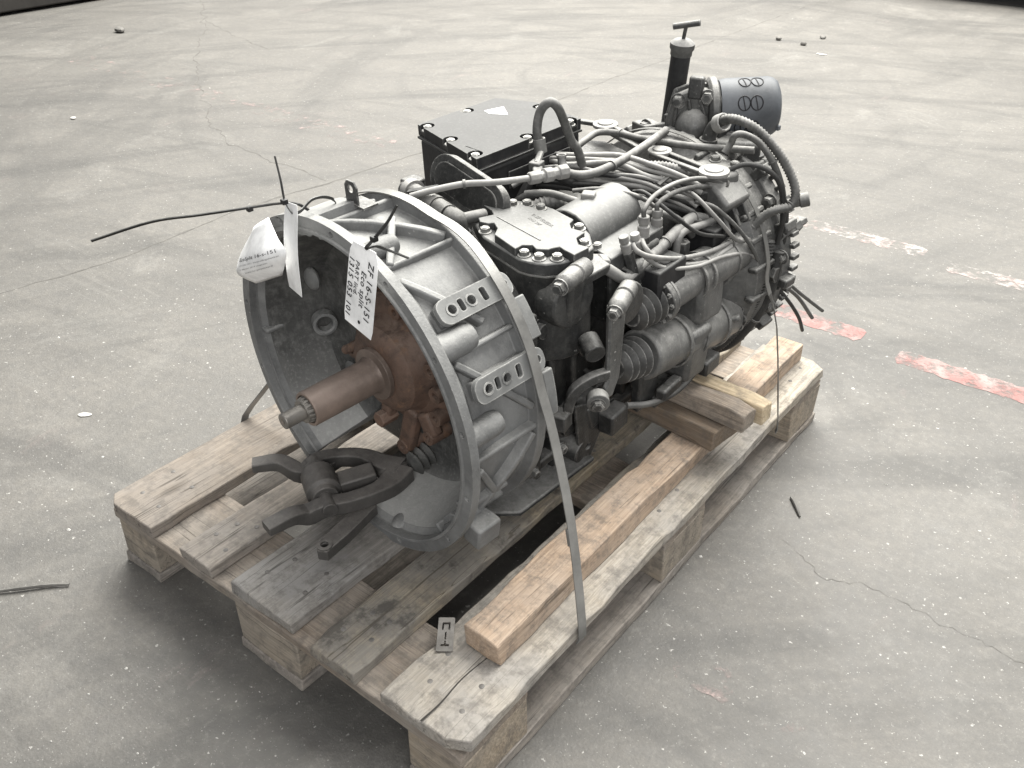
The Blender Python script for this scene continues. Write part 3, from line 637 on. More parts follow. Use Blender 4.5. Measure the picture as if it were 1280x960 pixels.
# --- main housing
def section(y, w, top, bot, sh=.75): return [(-w, y, bot * .6), (-w * .82, y, bot), (w * .70, y, bot), (w, y, bot * .62), (w * 1.02, y, top * .25), (w * .96, y, top * .72), (w * sh, y, top), (-w * .8, y, top), (-w, y, top * .6)]
secs = [section(.150, .205, .150, -.235), section(.24, .170, .140, -.235), (section(.36, .155, .135, -.225)), section(.47, .150, .135, -.20), section(.58, .155, .145, -.185), section(.68, .19, .165, -.195)]
m = MB(); K = 9; m.add([v for s_ in secs for v in s_], [(i * K + k, i * K + (k + 1) % K, (i + 1) * K + (k + 1) % K, (i + 1) * K + k) for i in range(len(secs) - 1) for k in range(K)] + [tuple(range(K)), tuple((len(secs) - 1) * K + k for k in range(K))])
mh = m.build('main_housing', 'cast_dark', GB, .008, 30)
for y, z1, z2, dx in ((.205, .12, -.2, .184), (.255, .08, -.21, .172), (.31, .05, -.2, .168), (.365, -.07, -.2, .164), (.45, -.09, -.18, .16), (.54, -.08, -.17, .16), (.62, .08, -.17, .178)):
    mm = MB(); bar(mm, (dx, y, z1), (dx - .01, y + .012, z2), .012, .026, X); mm.build('rib', 'cast_dark', mh, .003)
for z, y0, y1 in ((-.115, .16, .6), (-.185, .16, .58), (.055, .17, .34)):
    mm = MB(); bar(mm, (.172, y0, z), (.160, y1, z + .015), .016, .022, X); mm.build('rib', 'cast_dark', mh, .003)
for x_, y_, z_ in ((.208, .178, .105), (.225, .18, .028), (.222, .18, -.06), (.205, .18, -.14)):
    MB().hexbolt((x_ - .008, y_ - .012, z_), Y, .010, .009).build('bolt', 'cast_mid', mh)
for k in range(6):
    MB().hexbolt((.190 - .004 * k, .20 + .07 * k, -.172 + .006 * k), (1, 0, -.1), .0085, .008).build('bolt', 'cast_mid', mh)
for y_, z_ in ((.235, .075), (.24, -.02), (.29, -.14), (.345, -.005), (.36, -.16)):
    MB().lathe((.158, y_, z_), X, [(.020, 0), (.020, .020), (.013, .021), (.013, .030), (.004, .031)], 16).build('plug', 'cast_dark', mh, .001)
# lower right selector stub, plug and dangling bracket plate
MB().box((.19, .262, -.10), (.036, .030, .030), Matrix.Rotation(.3, 3, 'Z')).build('drain_block', 'cast_mid', mh, .003)
mm = MB(); mm.prism([(-.012, 0), (.05, -.02), (.055, -.085), (.03, -.125), (.002, -.115)], (.196, .30, -.085), Y, Z, (.006, 0, 0), [circ(.022, -.10, .006, 10)]); mm.build('hanger_plate', 'cast_dark', mh, .0015)
MB().box((.17, .345, -.125), (.07, .05, .05), Matrix.Rotation(.2, 3, 'X')).build('drain_block', 'cast_dark', mh, .005)
MB().cyl((.15, .30, -.185), (.20, .31, -.19), .022, n=20).build('plug', 'cast_dark', mh, .002)

# --- shift cover with its housing
raised = [(-.002, .299), (-.003, .329), (.014, .328), (.027, .320), (.039, .327), (.037, .342), (.051, .341), (.062, .345), (.074, .341), (.084, .348), (.086, .361), (.139, .352), (.143, .339), (.156, .328), (.170, .330), (.180, .331), (.183, .309), (.199, .295), (.217, .298), (.217, .266), (.193, .269), (.184, .272), (.179, .261), (.178, .254), (.164, .244), (.151, .250), (.140, .240), (.141, .225), (.085, .238), (.073, .256), (.055, .266), (.050, .258), (.037, .254), (.025, .262), (.029, .273), (.034, .286), (.019, .295)]
base = [(-.014, .300), (-.014, .340), (.005, .368), (.047, .382), (.081, .380), (.133, .372), (.172, .352), (.207, .320), (.212, .282), (.204, .256), (.190, .236), (.170, .226), (.150, .222), (.06, .238), (.022, .258), (-.006, .276)]
sc_ = MB().prism(raised, (0, 0, .186), X, Y, (0, 0, .0140)).build('shift_cover', 'cover_paint', GB, .0028, 30, 3)
MB().prism(base, (0, 0, .168), X, Y, (0, 0, .0195)).build('cover_base', 'cover_paint', sc_, .0025, 30)
def grow(poly, s): 
    cx = sum(p[0] for p in poly) / len(poly); cy = sum(p[1] for p in poly) / len(poly); return [(cx + (x - cx) * s, cy + (y - cy) * s) for x, y in poly]
MB().prism(grow(base, .975), (0, 0, .02), X, Y, (0, 0, .1478)).build('shift_housing', 'cast_dark', sc_, .006, 30)
MB().prism(grow(base, 1.012), (0, 0, .1655), X, Y, (0, 0, .0022)).build('gasket', 'bolt_zinc', sc_)
for x_, y_ in ((.012, .349), (.029, .364), (.056, .367), (.150, .352), (.190, .318), (.192, .258), (.172, .242), (.148, .236), (.050, .252), (.010, .284)):
    MB().hexbolt((x_, y_, .1872), Z, .0078, .0062).build('bolt', 'bolt_zinc', sc_, .0006)
mm = MB(); bar(mm, (.045, .283, .2003), (.150, .268, .2003), .0022, .0015, Z); mm.build('cast_line', 'cover_paint', sc_)
def text(body, parent, mat, size, o, ex, ey, name='lettering', depth=.0004, shear=0.0, space=1.0):
    cu = bpy.data.curves.new(name, 'FONT'); cu.body = body; cu.size = size; cu.extrude = depth; cu.shear = shear; cu.resolution_u = 3; cu.space_character = space
    ob = bpy.data.objects.new(name, cu); C.objects.link(ob); dg = bpy.context.evaluated_depsgraph_get(); me = bpy.data.meshes.new_from_object(ob.evaluated_get(dg))
    bpy.data.objects.remove(ob); ex = Vector(ex).normalized(); ey = Vector(ey); ey = (ey - ex * ey.dot(ex)).normalized(); ez = ex.cross(ey); o = Vector(o)
    for v in me.vertices: v.co = o + ex * v.co.x + ey * v.co.y + ez * v.co.z
    me.materials.clear(); me.materials.append(MATS[mat]); r = bpy.data.objects.new(name, me); C.objects.link(r); r.parent = parent; return r
text('O ZF FRIEDR.', sc_, 'cover_paint', .0095, (.078, .322, .2001), (.95, -.20, 0), (.2, .95, 0), depth=.0005)
text('1315 307', sc_, 'cover_paint', .0085, (.083, .309, .2001), (.95, -.20, 0), (.2, .95, 0), depth=.0005)

# --- shift cylinder dome behind the cover
m = MB(); prof = [(-.078, 0), (-.078, .016), (-.05, .020)] + [(-.05 + .05 * (1 - math.cos(PI * k / 10)), .020 + .044 * math.sin(PI * k / 10)) for k in range(1, 10)] + [(.05, .020), (.088, .012), (.088, -.085), (.08, -.085), (.08, .0)]
m.prism(prof, (.118, .362, .140), X, Z, (-.010, .135, 0)); dm = m.build('shift_cylinder', 'cover_paint', GB, .004, 40)
MB().box((.165, .43, .085), (.075, .12, .11)).build('cylinder_body', 'cast_dark', dm, .006)
MB().cyl((.205, .392, .105), (.19, .50, .11), .020, n=20).build('solenoid', 'cast_dark', dm, .002)
MB().hexbolt((.062, .374, .151), Z, .008).build('bolt', 'bolt_zinc', dm)
MB().hexbolt((.17, .37, .155), Z, .008).build('bolt', 'bolt_zinc', dm)

# --- black control box on the left
bx = MB().prism([(-.238, .372), (-.046, .332), (-.046, .575), (-.165, .59), (-.238, .56)], (0, 0, .140), X, Y, (0, 0, .092)).build('control_box', 'black_paint', GB, .006, 30)
MB().prism([(-.241, .369), (-.043, .329), (-.043, .578), (-.165, .594), (-.241, .563)], (0, 0, .2325), X, Y, (0, 0, .004)).build('box_seam', 'black_plastic', bx, .001)
def notched(poly, bolts, r):
    """outline with a round relief cut into its edge at every bolt"""
    out = []
    for k, a in enumerate(poly):
        a = Vector(a); b = Vector(poly[(k + 1) % len(poly)]); L_ = (b - a).length; e = (b - a) / L_; nn = Vector((-e.y, e.x)); out.append(tuple(a)); cuts = []
        for c in bolts:
            w = Vector(c) - a; t_ = w.dot(e); d_ = w.dot(nn)
            if 0 < t_ < L_ and abs(d_) < r: cuts.append((t_, d_))
        for t_, d_ in sorted(cuts):
            c = a + e * t_ + nn * d_; h_ = math.sqrt(r * r - d_ * d_)
            if t_ - h_ < 0 or t_ + h_ > L_: continue
            a1 = math.atan2(-d_, -h_); a2 = math.atan2(-d_, h_)
            if a1 < a2: a1 += 2 * PI
            for q in range(13):
                g_ = a1 + (a2 - a1) * q / 12; p_ = c + e * math.cos(g_) * r + nn * math.sin(g_) * r; out.append((p_.x, p_.y))
    return out
lid_bolts = [(-.226, .3815), (-.146, .3635), (-.066, .345), (-.057, .455), (-.057, .560), (-.146, .578), (-.232, .480)]
MB().prism(notched([(-.243, .374), (-.046, .329), (-.046, .577), (-.165, .592), (-.243, .562)], lid_bolts, .0128), (0, 0, .2368), X, Y, (0, 0, .0185)).build('box_lid', 'black_paint', bx, .0022, 30, 2)
MB().prism([(-.2425, .3745), (-.0465, .3295), (-.0465, .5765), (-.165, .5915), (-.2425, .5615)], (0, 0, .2366), X, Y, (0, 0, .0085)).build('lid_base', 'black_plastic', bx, .0008)
for x_, y_ in lid_bolts: MB().hexbolt((x_, y_, .2452), Z, .0080, .0072).build('bolt', 'bolt_zinc', bx, .0005)
MB().prism([(-.205, .497), (-.194, .535), (-.158, .510), (-.186, .492)], (0, 0, .2556), X, Y, (0, 0, .0004)).build('paper_scrap', 'paper', bx)
mm = MB(); mm.box((-.0428, .47, .200), (.002, .15, .03)); mm.build('box_panel', 'black_paint', bx, .001)
mm = MB(); mm.prism(rrect(0, 0, .155, .070, .033, 8), (-.043, .300, .214), Vector((.955, .08, -.285)).normalized(), Vector((.24, .26, .93)).normalized(), (.004, .012, -.004)); ov = mm.build('oval_cover', 'cast_mid', GB, .003, 30)
mm = MB(); mm.prism(rrect(0, 0, .132, .048, .023, 8), (-.0431, .2992, .214), Vector((.955, .08, -.285)).normalized(), Vector((.24, .26, .93)).normalized(), (-.0004, -.0022, .0006)); mm.build('oval_panel', 'cast_dark', ov, .001)

# --- breather tubes at the front left
tb = MB().tube([(-.135, .254, .205), (-.066, .242, .205), (-.012, .234, .203)], .0165, 18, 4).build('breather_tube', 'cast_mid', GB)
MB().lathe((-.124, .253, .205), Vector((.95, -.1, 0)), [(.0165, -.002), (.021, -.002), (.021, .012), (.0165, .012)], 20, False, close=True).build('hose_clamp', 'hose_pale', tb)
MB().lathe((-.050, .239, .2045), Vector((.95, -.1, 0)), [(.0165, -.002), (.0185, -.002), (.0185, .010), (.0165, .010)], 20, False, close=True).build('hose_clamp', 'hose_grey', tb)
mm = MB().tube([(-.012, .234, .203), (.004, .236, .200), (.004, .240, .182), (.002, .246, .13)], .0145, 16, 5); mm.ball((.002, .237, .198), .0165, 14); mm.build('elbow', 'hose_grey', tb)
MB().lathe((.003, .242, .176), Vector((0, .05, -1)), [(.0145, 0), (.0185, 0), (.0185, .05), (.0145, .05)], 18, False, close=True).build('hose_sleeve', 'black_plastic', tb)
MB().tube([(.002, .238, .196), (.010, .258, .197), (.014, .285, .194)], .0095, 12, 4).build('outlet_pipe', 'hose_grey', tb)
MB().box((-.128, .262, .195), (.03, .03, .055)).build('tube_bracket', 'cast_dark', tb, .003)
mm = MB(); bar(mm, (-.09, .222, .222), (-.045, .245, .235), .012, .006, Z); mm.build('pipe_guard', 'black_plastic', tb)

# --- hoses, pipes and cables
PATHS = {
'thin_pipe': ([(-.055,.198,.233),(-.034,.224,.24),(-.006,.265,.245),(.026,.301,.245),(.049,.361,.24)], .0050, 'hose_pale', 'air_pipe'),
'arch': ([(-.002,.43,.246),(-.010,.43,.28),(-.012,.44,.309),(-.002,.45,.324),(.007,.46,.316),(.005,.48,.283),(.010,.49,.253),(.015,.50,.236),(.02,.51,.20)], .0076, 'hose_grey', 'arched_hose'),
'open_hose': ([(-.001,.478,.228),(.010,.470,.215),(.031,.464,.21),(.056,.48,.21),(.069,.525,.215),(.065,.604,.22),(.035,.715,.215)], .0074, 'hose_grey', 'open_ended_hose'),
's_pipe': ([(-.075,.532,.185),(-.065,.544,.197),(-.056,.567,.2),(-.062,.611,.205),(-.066,.650,.206),(-.035,.672,.205),(.016,.677,.205),(.107,.707,.205),(.201,.743,.21)], .0062, 'hose_grey', 'air_pipe'),
'loop_a': ([(.19,.459,.178),(.19,.459,.196),(.185,.493,.207),(.185,.55,.209),(.19,.61,.198),(.20,.661,.174),(.215,.692,.141),(.225,.717,.098),(.23,.736,.054),(.235,.764,.01),(.245,.816,-.044),(.25,.897,-.113),(.255,1.0,-.196)], .0040, 'hose_grey', 'air_line'),
'loop_b': ([(.185,.499,.176),(.185,.50,.19),(.185,.546,.194),(.19,.612,.184),(.20,.663,.163),(.215,.696,.13),(.225,.726,.08),(.235,.74,.035),(.24,.769,-.011),(.25,.82,-.061),(.255,.884,-.116),(.26,.948,-.188)], .0040, 'hose_grey', 'air_line'),
'loop_c': ([(.21,.406,.163),(.22,.407,.153),(.23,.431,.138),(.235,.499,.111),(.235,.578,.092),(.235,.642,.085),(.235,.686,.079),(.235,.717,.063),(.236,.737,.034),(.24,.767,-.002),(.247,.83,-.068)], .0040, 'hose_pale', 'air_line'),
'loop_d': ([(.20,.442,.153),(.215,.436,.144),(.225,.453,.124),(.235,.50,.10),(.24,.573,.078),(.24,.625,.08),(.24,.673,.081),(.24,.712,.062),(.24,.741,.021),(.245,.777,-.021),(.252,.84,-.088)], .0040, 'hose_pale', 'air_line'),
'elbow_pipe': ([(.20,.34,.151),(.21,.36,.133),(.214,.377,.118),(.215,.392,.111),(.21,.423,.112),(.205,.459,.118),(.20,.506,.125),(.195,.55,.133),(.19,.592,.135),(.19,.646,.112)], .0092, 'hose_pale', 'elbow_pipe'),
'ring_hose': ([(.185,.60,.118),(.185,.658,.111),(.18,.701,.11),(.175,.708,.127),(.17,.688,.144),(.15,.66,.15)], .009, 'hose_grey', 'bent_hose'),
'white_pipe': ([(.205,.53,.10),(.205,.532,.119),(.205,.542,.129),(.205,.563,.13),(.205,.604,.124),(.20,.654,.117),(.195,.69,.118),(.20,.736,.094)], .0062, 'hose_pale', 'air_pipe'),
'tube_b': ([(.176,.69,.215),(.181,.70,.231),(.186,.70,.244),(.197,.71,.246),(.217,.73,.23),(.24,.74,.2),(.255,.75,.162),(.261,.76,.124)], .0058, 'hose_grey', 'bent_hose'),
'dark_loop': ([(.262,.762,.12),(.259,.775,.079),(.257,.778,.042),(.25,.76,.012),(.244,.73,-.03)], .0075, 'rubber', 'rubber_hose'),
'dark_d': ([(.264,.76,.035),(.262,.75,-.035),(.245,.74,-.100),(.208,.73,-.165),(.162,.72,-.200)], .012, 'rubber', 'rubber_hose'),
}
hoses = {}
for k, (pts, r, mt, nm) in PATHS.items(): hoses[k] = MB().tube(pts, r, 12, 7).build(nm, mt, GB, 0, 60)
for nm, pts, r, mt in (('corrugated_hose', [(.119,.74,.234),(.148,.73,.256),(.179,.73,.259),(.209,.74,.245),(.241,.75,.215),(.263,.76,.182),(.279,.76,.151),(.279,.75,.129),(.264,.73,.124),(.249,.72,.112),(.237,.71,.093)], .0076, 'hose_grey'),
                       ('corrugated_hose', [(.254,.74,.061),(.257,.73,.01),(.255,.72,-.042),(.233,.72,-.105),(.203,.71,-.160),(.173,.70,-.19)], .0098, 'rubber'),
                       ('corrugated_hose', [(.01,.372,.16),(.03,.390,.178),(.045,.412,.182),(.05,.43,.17)], .0115, 'hose_grey'),
                       ('corrugated_hose', [(.03,.56,.170),(.08,.60,.192),(.12,.63,.19),(.15,.65,.175)], .0095, 'hose_grey')):
    MB().tube(pts, r, 12, 8, ridge=.13, pitch=.0058).build(nm, mt, GB, 0, 80)
MB().lathe((-.001, .478, .2285), Vector((-.12, .08, .99)), [(.0060, -.004), (.0086, -.001), (.0086, .002), (.0060, .002)], 16, False, close=True).build('hose_lip', 'hose_pale', hoses['open_hose'])
MB().cyl((-.001, .478, .2265), (-.0013, .4782, .2297), .0060, n=14).build('hose_mouth', 'black_plastic', hoses['open_hose'])
# wiring loom on top, cable by cable
rn = random.Random(4)
for i in range(18):
    o_ = (i % 6) * .0085; zz = .186 - (i % 6) * .0045 + (i // 6) * .012; dx = rn.uniform(-.004, .004)
    q = [(-.13 + dx, .50 - o_, zz - .03), (-.06, .505 - o_, zz), (.000, .52 - o_, zz + .008), (.058 + dx, .553 - o_, zz + .006), (.115, .578 - o_ * .8, zz), (.158, .600 - o_ * .6, zz - .012), (.186, .615 - o_ * .3, zz - .03)]
    q = [(a + rn.uniform(-.006, .006), b + rn.uniform(-.009, .009), c + rn.uniform(-.004, .005)) for a, b, c in q]
    MB().tube(q, rn.choice((.0030, .0036, .0046)), 10, 6).build('cable', rn.choice(('hose_grey', 'hose_pale', 'rubber')), GB, 0, 60)
for q, mt, r in (([(-.03,.36,.15),(.0,.385,.185),(.03,.41,.19),(.055,.44,.175)], 'rubber', .007), ([(-.05,.33,.18),(-.02,.345,.178),(.0,.36,.17)], 'hose_grey', .009), ([(-.03,.40,.16),(-.02,.43,.2),(.0,.46,.2),(.02,.49,.18)], 'rubber', .008), ([(.0,.39,.19),(.04,.405,.197),(.075,.418,.192),(.1,.44,.18)], 'hose_grey', .006),
                 ([(.15,.47,.15),(.165,.505,.165),(.19,.545,.15),(.2,.58,.11)], 'hose_grey', .006), ([(.14,.62,.14),(.17,.66,.13),(.2,.69,.10),(.22,.71,.05)], 'rubber', .008), ([(.205,.55,.115),(.203,.545,.10),(.204,.55,.08)], 'hose_grey', .007)):
    MB().tube(q, r, 10, 6).build('cable', mt, GB, 0, 60)
for q, mt, r in (([(.186,.60,.16),(.215,.62,.15),(.245,.66,.10),(.258,.70,.04),(.252,.74,-.03)], 'hose_grey', .0036), ([(.16,.60,.175),(.20,.58,.18),(.237,.60,.14),(.243,.65,.09),(.238,.70,.07)], 'hose_pale', .0034), ([(.05,.45,.19),(.10,.47,.20),(.15,.50,.19),(.185,.54,.15),(.2,.6,.13)], 'hose_grey', .0036), ([(.24,.75,-.01),(.266,.80,-.07),(.272,.86,-.14),(.262,.91,-.20)], 'rubber', .0036),
                 ([(.21,.41,.155),(.235,.45,.115),(.246,.53,.088),(.25,.60,.080),(.252,.68,.055),(.26,.735,.01)], 'hose_pale', .0034), ([(.12,.52,.185),(.16,.50,.20),(.205,.51,.175),(.225,.56,.13),(.23,.63,.10)], 'rubber', .0034), ([(-.02,.38,.20),(.0,.42,.215),(.03,.46,.205),(.02,.52,.19)], 'hose_grey', .0038), ([(.17,.66,.17),(.21,.70,.20),(.25,.735,.18),(.268,.75,.12),(.262,.755,.05)], 'rubber', .0045)):
    MB().tube(q, r, 10, 6).build('cable', mt, GB, 0, 60)
def ring_tie(p, q, r):
    MB().lathe(Vector(p), Vector(q) - Vector(p), [(r, -.002), (r + .0018, -.002), (r + .0018, .002), (r, .002)], 14, False, close=True).build('cable_tie', 'hose_grey', GB)
for k, idx in (('loop_a', 5), ('loop_a', 9), ('loop_c', 5), ('elbow_pipe', 6), ('elbow_pipe', 8), ('open_hose', 4), ('s_pipe', 5), ('tube_b', 5), ('thin_pipe', 2), ('dark_d', 2)):
    P_ = PATHS[k][0]; ring_tie(P_[idx], P_[idx + 1], PATHS[k][1] + (.0042 if 'loop' in k else .0003))
m = MB(); 
for a in (0, 1): m.ribbon([(.128 + a * .012, .56, .19), (.134 + a * .012, .59, .2), (.140 + a * .012, .625, .185), (.142 + a * .012, .635, .16)], .007, .003, X, 4)
m.build('cable_tie', 'hose_grey', GB)

# fittings
ft = MB().lathe((.046, .352, .240), Vector((.25, .95, -.05)), [(.009, 0), (.0105, .004), (.0105, .018), (.008, .022), (.008, .026), (.012, .028), (.012, .040), (.0095, .044), (.0095, .052), (.012, .054), (.012, .07)], 8).build('tee_fitting', 'hose_pale', GB, .001)
MB().box((.012, .405, .229), (.020, .020, .030), Matrix.Rotation(.3, 3, 'Z')).build('fitting_nut', 'hose_grey', ft, .002)
mm = MB(); bar(mm, (.048, .37, .236), (.014, .405, .230), .016, .016, Z); mm.build('fitting_body', 'hose_grey', ft, .003)
MB().cyl((.012, .405, .24), (0, .43, .252), .0055, n=10).build('hose_barb', 'bolt_zinc', ft)
MB().lathe((-.002, .430, .248), Vector((-.2, 0, .98)), [(.0085, 0), (.0105, 0), (.0105, .022), (.0085, .022)], 14, False, close=True).build('hose_ferrule', 'bolt_zinc', hoses['arch'])
MB().box((.105, .425, .200), (.022, .020, .022), Matrix.Rotation(.5, 3, 'Z')).build('plug_connector', 'hose_pale', GB, .003)
for (c, dr, L, r) in (((.190, .459, .150), (0, 0, 1), .034, .0095), ((.185, .499, .150), (0, 0, 1), .030, .0095), ((.206, .400, .150), (-.15, -.2, .9), .028, .0085), ((.196, .438, .140), (-.1, -.2, .9), .026, .0085)):
    pf = MB().lathe(c, Vector(dr), [(r * .8, 0), (r, .002), (r, L * .5), (r * .72, L * .55), (r * .72, L * .62), (r * .95, L * .65), (r * .9, L)], 14).build('push_fitting', 'hose_pale', GB, .0008)
    dv = Vector(dr).normalized(); MB().cyl(Vector(c) - dv * .06, Vector(c) + dv * .001, r * 1.15, n=6).build('fitting_stem', 'cast_dark', pf, .001)
MB().cyl((.202, .548, .085), (.202, .548, .113), .014, n=6).build('hex_plug', 'cast_mid', GB, .0015)
for (c, dm_) in (((.215, .468, .075), (.058, .080, .078)), ((.190, .645, .080), (.070, .085, .072))):
    vb = MB().box(c, dm_, Matrix.Rotation(.08, 3, 'Z')).build('valve_block', 'black_paint', GB, .003)
    MB().hexbolt((c[0] + .012, c[1] - .02, c[2] + dm_[2] / 2), Z, .006, .005).build('bolt', 'cast_mid', vb)
# pipe union beside the cover
MB().lathe((.195, .318, .160), Vector((.2, .8, -.35)), [(.011, 0), (.015, .004), (.015, .016), (.012, .018), (.0165, .020), (.0165, .034), (.011, .038)], 8).build('pipe_union', 'hose_grey', GB, .001)

# --- range cylinders, boots and selector linkage on the right side
def boot(p, d, r, n, L):
    pr = [(r * .55, -.002)]
    for k in range(n):
        rr = r * (.82 + .18 * (k + 1) / n); t = L * k / n; pr += [(rr * .50, t), (rr * .96, t + L / n * .38), (rr, t + L / n * .46), (rr * .96, t + L / n * .54), (rr * .50, t + L / n * .97)]
    return MB().lathe(p, d, pr + [(r * .5, L + .002)], 30)
up_a, up_b = Vector((.228, .388, .052)), Vector((.218, .735, .050)); du = (up_b - up_a).normalized()
uc = MB().lathe(up_a + du * .060, du, [(.030, 0), (.041, 0), (.041, .012), (.032, .016), (.031, .10), (.034, .102), (.034, .125), (.036, .13), (.036, .24), (.030, .25)], 32).build('range_cylinder', 'cast_light', GB, .0015)
boot(up_a, du, .034, 4, .062).build('bellows', 'rubber_fin', uc)
mm = MB(); bar(mm, (.224, .575, .05), (.226, .575, -.03), .07, .062, X); mm.build('cylinder_clamp', 'cast_light', uc, .010)
lo_a, lo_b = Vector((.226, .355, -.030)), Vector((.212, .70, -.085)); dl = (lo_b - lo_a).normalized()
lc = MB().lathe(lo_a + dl * .066, dl, [(.030, 0), (.040, 0), (.044, .004), (.044, .058), (.0425, .06), (.0425, .125), (.040, .13), (.044, .135), (.044, .22), (.041, .225), (.041, .27), (.030, .275)], 32).build('range_cylinder', 'cast_light', GB, .0015)
boot(lo_a, dl, .036, 4, .066).build('bellows', 'rubber_fin', lc)
mm = MB(); bar(mm, (.236, .548, -.03), (.226, .548, -.135), .06, .055, X); mm.build('cylinder_clamp', 'cast_light', lc, .009)
mm = MB(); bar(mm, (.232, .432, -.06), (.222, .440, -.15), .050, .018, X); mm.build('cylinder_foot', 'cast_dark', lc, .004)
mm = MB(); bar(mm, (.200, .64, -.085), (.262, .66, -.06), .014, .012, Z); mm.build('end_lug', 'cast_light', lc, .004); MB().hexbolt((.245, .690, -.085), Y, .009, .008).build('bolt', 'cast_mid', lc)
MB().lathe((.200, .655, .02), du, [(.02, 0), (.037, .0), (.037, .05), (.02, .055)], 24).build('end_cap', 'cast_light', uc, .002)
for k, (t_, rr) in enumerate(((.09, .0455), (.145, .0445), (.215, .0455))):
    MB().lathe(lo_a + dl * (.066 + t_), dl, [(rr, -.004), (rr + .0025, -.003), (rr + .0025, .003), (rr, .004)], 32, False, close=True).build('cast_band', 'cast_light', lc, .0008)
for t_ in (.018, .10, .126, .2):
    MB().lathe(up_a + du * (.060 + t_), du, [(.034, -.003), (.0385, -.0025), (.0385, .0025), (.034, .003)], 30, False, close=True).build('cast_band', 'cast_light', uc, .0008)
for k in range(6):
    a_ = -.9 + k * .5; e1, e2, e3 = basis(dl)
    MB().hexbolt(lo_a + dl * .338 + Vector((math.cos(a_), 0, math.sin(a_))) * .036, dl, .006, .006).build('bolt', 'cast_mid', lc)
    MB().hexbolt(up_a + du * .062 + Vector((math.cos(a_), 0, math.sin(a_))) * .0365, -du, .0045, .004, False).build('bolt', 'cast_mid', uc)
for c, d_ in (((.246, .48, -.125), (.02, .06, .02)), ((.24, .60, -.135), (.03, .05, .03)), ((.215, .37, -.145), (.03, .05, .04)), ((.205, .53, -.15), (.05, .16, .022))):
    MB().box(c, d_, Matrix.Rotation(.12, 3, 'Z')).build('cast_block', 'cast_dark', mh, .004)
MB().tube([(.226, .39, -.125), (.24, .44, -.14), (.238, .52, -.155), (.225, .60, -.15), (.21, .66, -.13)], .006, 10, 6).build('lower_pipe', 'hose_grey', GB, 0, 60)
# selector levers
lv = MB(); lv.prism([(-.017, .115), (-.016, -.020), (-.022, -.028), (-.020, -.048), (-.004, -.050), (.012, -.020), (.016, .02), (.022, .10), (.018, .118)], (.248, .318, 0), Y, Z, (.009, .0, 0)); lev = lv.build('selector_lever', 'cast_light', GB, .003)
MB().lathe((.266, .304, .116), Vector((-.35, .95, .1)), [(.010, -.006), (.0135, 0), (.0145, .004), (.0145, .030), (.012, .031), (.012, .034), (.0145, .035), (.0145, .056), (.010, .06)], 22).build('lever_bush', 'cast_light', lev, .001)
MB().hexbolt((.270, .296, .115), Vector((.35, -.95, -.1)), .0095, .008).build('bolt', 'cast_mid', lev)
MB().lathe((.240, .352, .098), X, [(.034, 0), (.034, .012), (.03, .014)], 26).build('lever_disc', 'cast_dark', lev, .002)
MB().lathe((.262, .272, -.035), Vector((.6, -.6, -.1)), [(.016, -.012), (.018, -.008), (.018, .006), (.013, .008)], 22).build('lever_eye', 'cast_light', lev, .001)
MB().hexbolt((.266, .267, -.036), Vector((.6, -.6, -.1)), .0095, .007).build('bolt', 'cast_mid', lev)
mm = MB(); loft(mm, [(.225, .245, -.055), (.232, .252, -.02), (.244, .275, -.004), (.252, .305, -.005)], [.016, .016, .016, .016], [.016, .016, .016, .016]); mm.build('lever_link', 'cast_mid', lev)
MB().cyl((.215, .30, .045), (.245, .285, .035), .017, n=20).build('lever_boss', 'cast_dark', lev, .002)
l2 = MB().lathe((.236, .222, .178), Vector((-.25, .97, -.05)), [(.009, -.006), (.0135, 0), (.0145, .003), (.0145, .034), (.0125, .035), (.0125, .038), (.0150, .039), (.0150, .066), (.010, .07)], 22).build('selector_rod_end', 'cast_light', GB, .001)
MB().hexbolt((.2385, .214, .178), Vector((.25, -.97, .05)), .0095, .009).build('bolt', 'cast_mid', l2)
mm = MB(); bar(mm, (.222, .262, .17), (.205, .27, .09), .030, .020, X); mm.build('rod_arm', 'cast_mid', l2, .006)
MB().lathe((.17, .275, .12), X, [(.045, 0), (.048, .01), (.044, .040), (.03, .045)], 28).build('shaft_dome', 'cast_mid', l2, .003)
mm = MB(); mm.box((.212, .30, .158), (.03, .07, .018), Matrix.Rotation(.3, 3, 'Y')); mm.build('cast_step', 'cast_mid', sc_, .003)

# --- linkage frame on top at the back
lf = MB(); 
bar(lf, (-.165, .690, .196), (-.10, .706, .197), .012, .008, Z); bar(lf, (-.10, .712, .197), (.070, .665, .197), .010, .008, Z); bar(lf, (.06, .668, .197), (.190, .648, .197), .010, .008, Z); bar(lf, (.055, .645, .197), (.180, .630, .197), .010, .008, Z); bar(lf, (-.09, .690, .197), (.03, .650, .197), .010, .008, Z)
lk = lf.build('linkage_frame', 'cast_mid', GB, .002)
for (c, r) in (((-.096, .704, .196), .024), ((.064, .661, .196), .021), ((.188, .645, .196), .026)):
    o = MB().lathe(c, Z, [(r, 0), (r, .006), (r * .62, .0062), (r * .6, .009), (.0005, .009)], 26).build('linkage_pad', 'hose_pale', lk, .001)
mm = MB(); mm.prism([(-.17, .66), (-.09, .70), (.20, .64), (.17, .61), (-.02, .60), (-.17, .62)], (0, 0, .15), X, Y, (0, 0, .02)); mm.build('top_plate', 'cast_dark', lk, .004)
MB().ball((-.045, .60, .155), .045, 16, (1, 1, .6)).build('cast_hump', 'cast_mid', mh)
MB().ball((.0, .635, .155), .04, 16, (1.4, .7, .7)).build('cast_hump', 'cast_mid', mh)

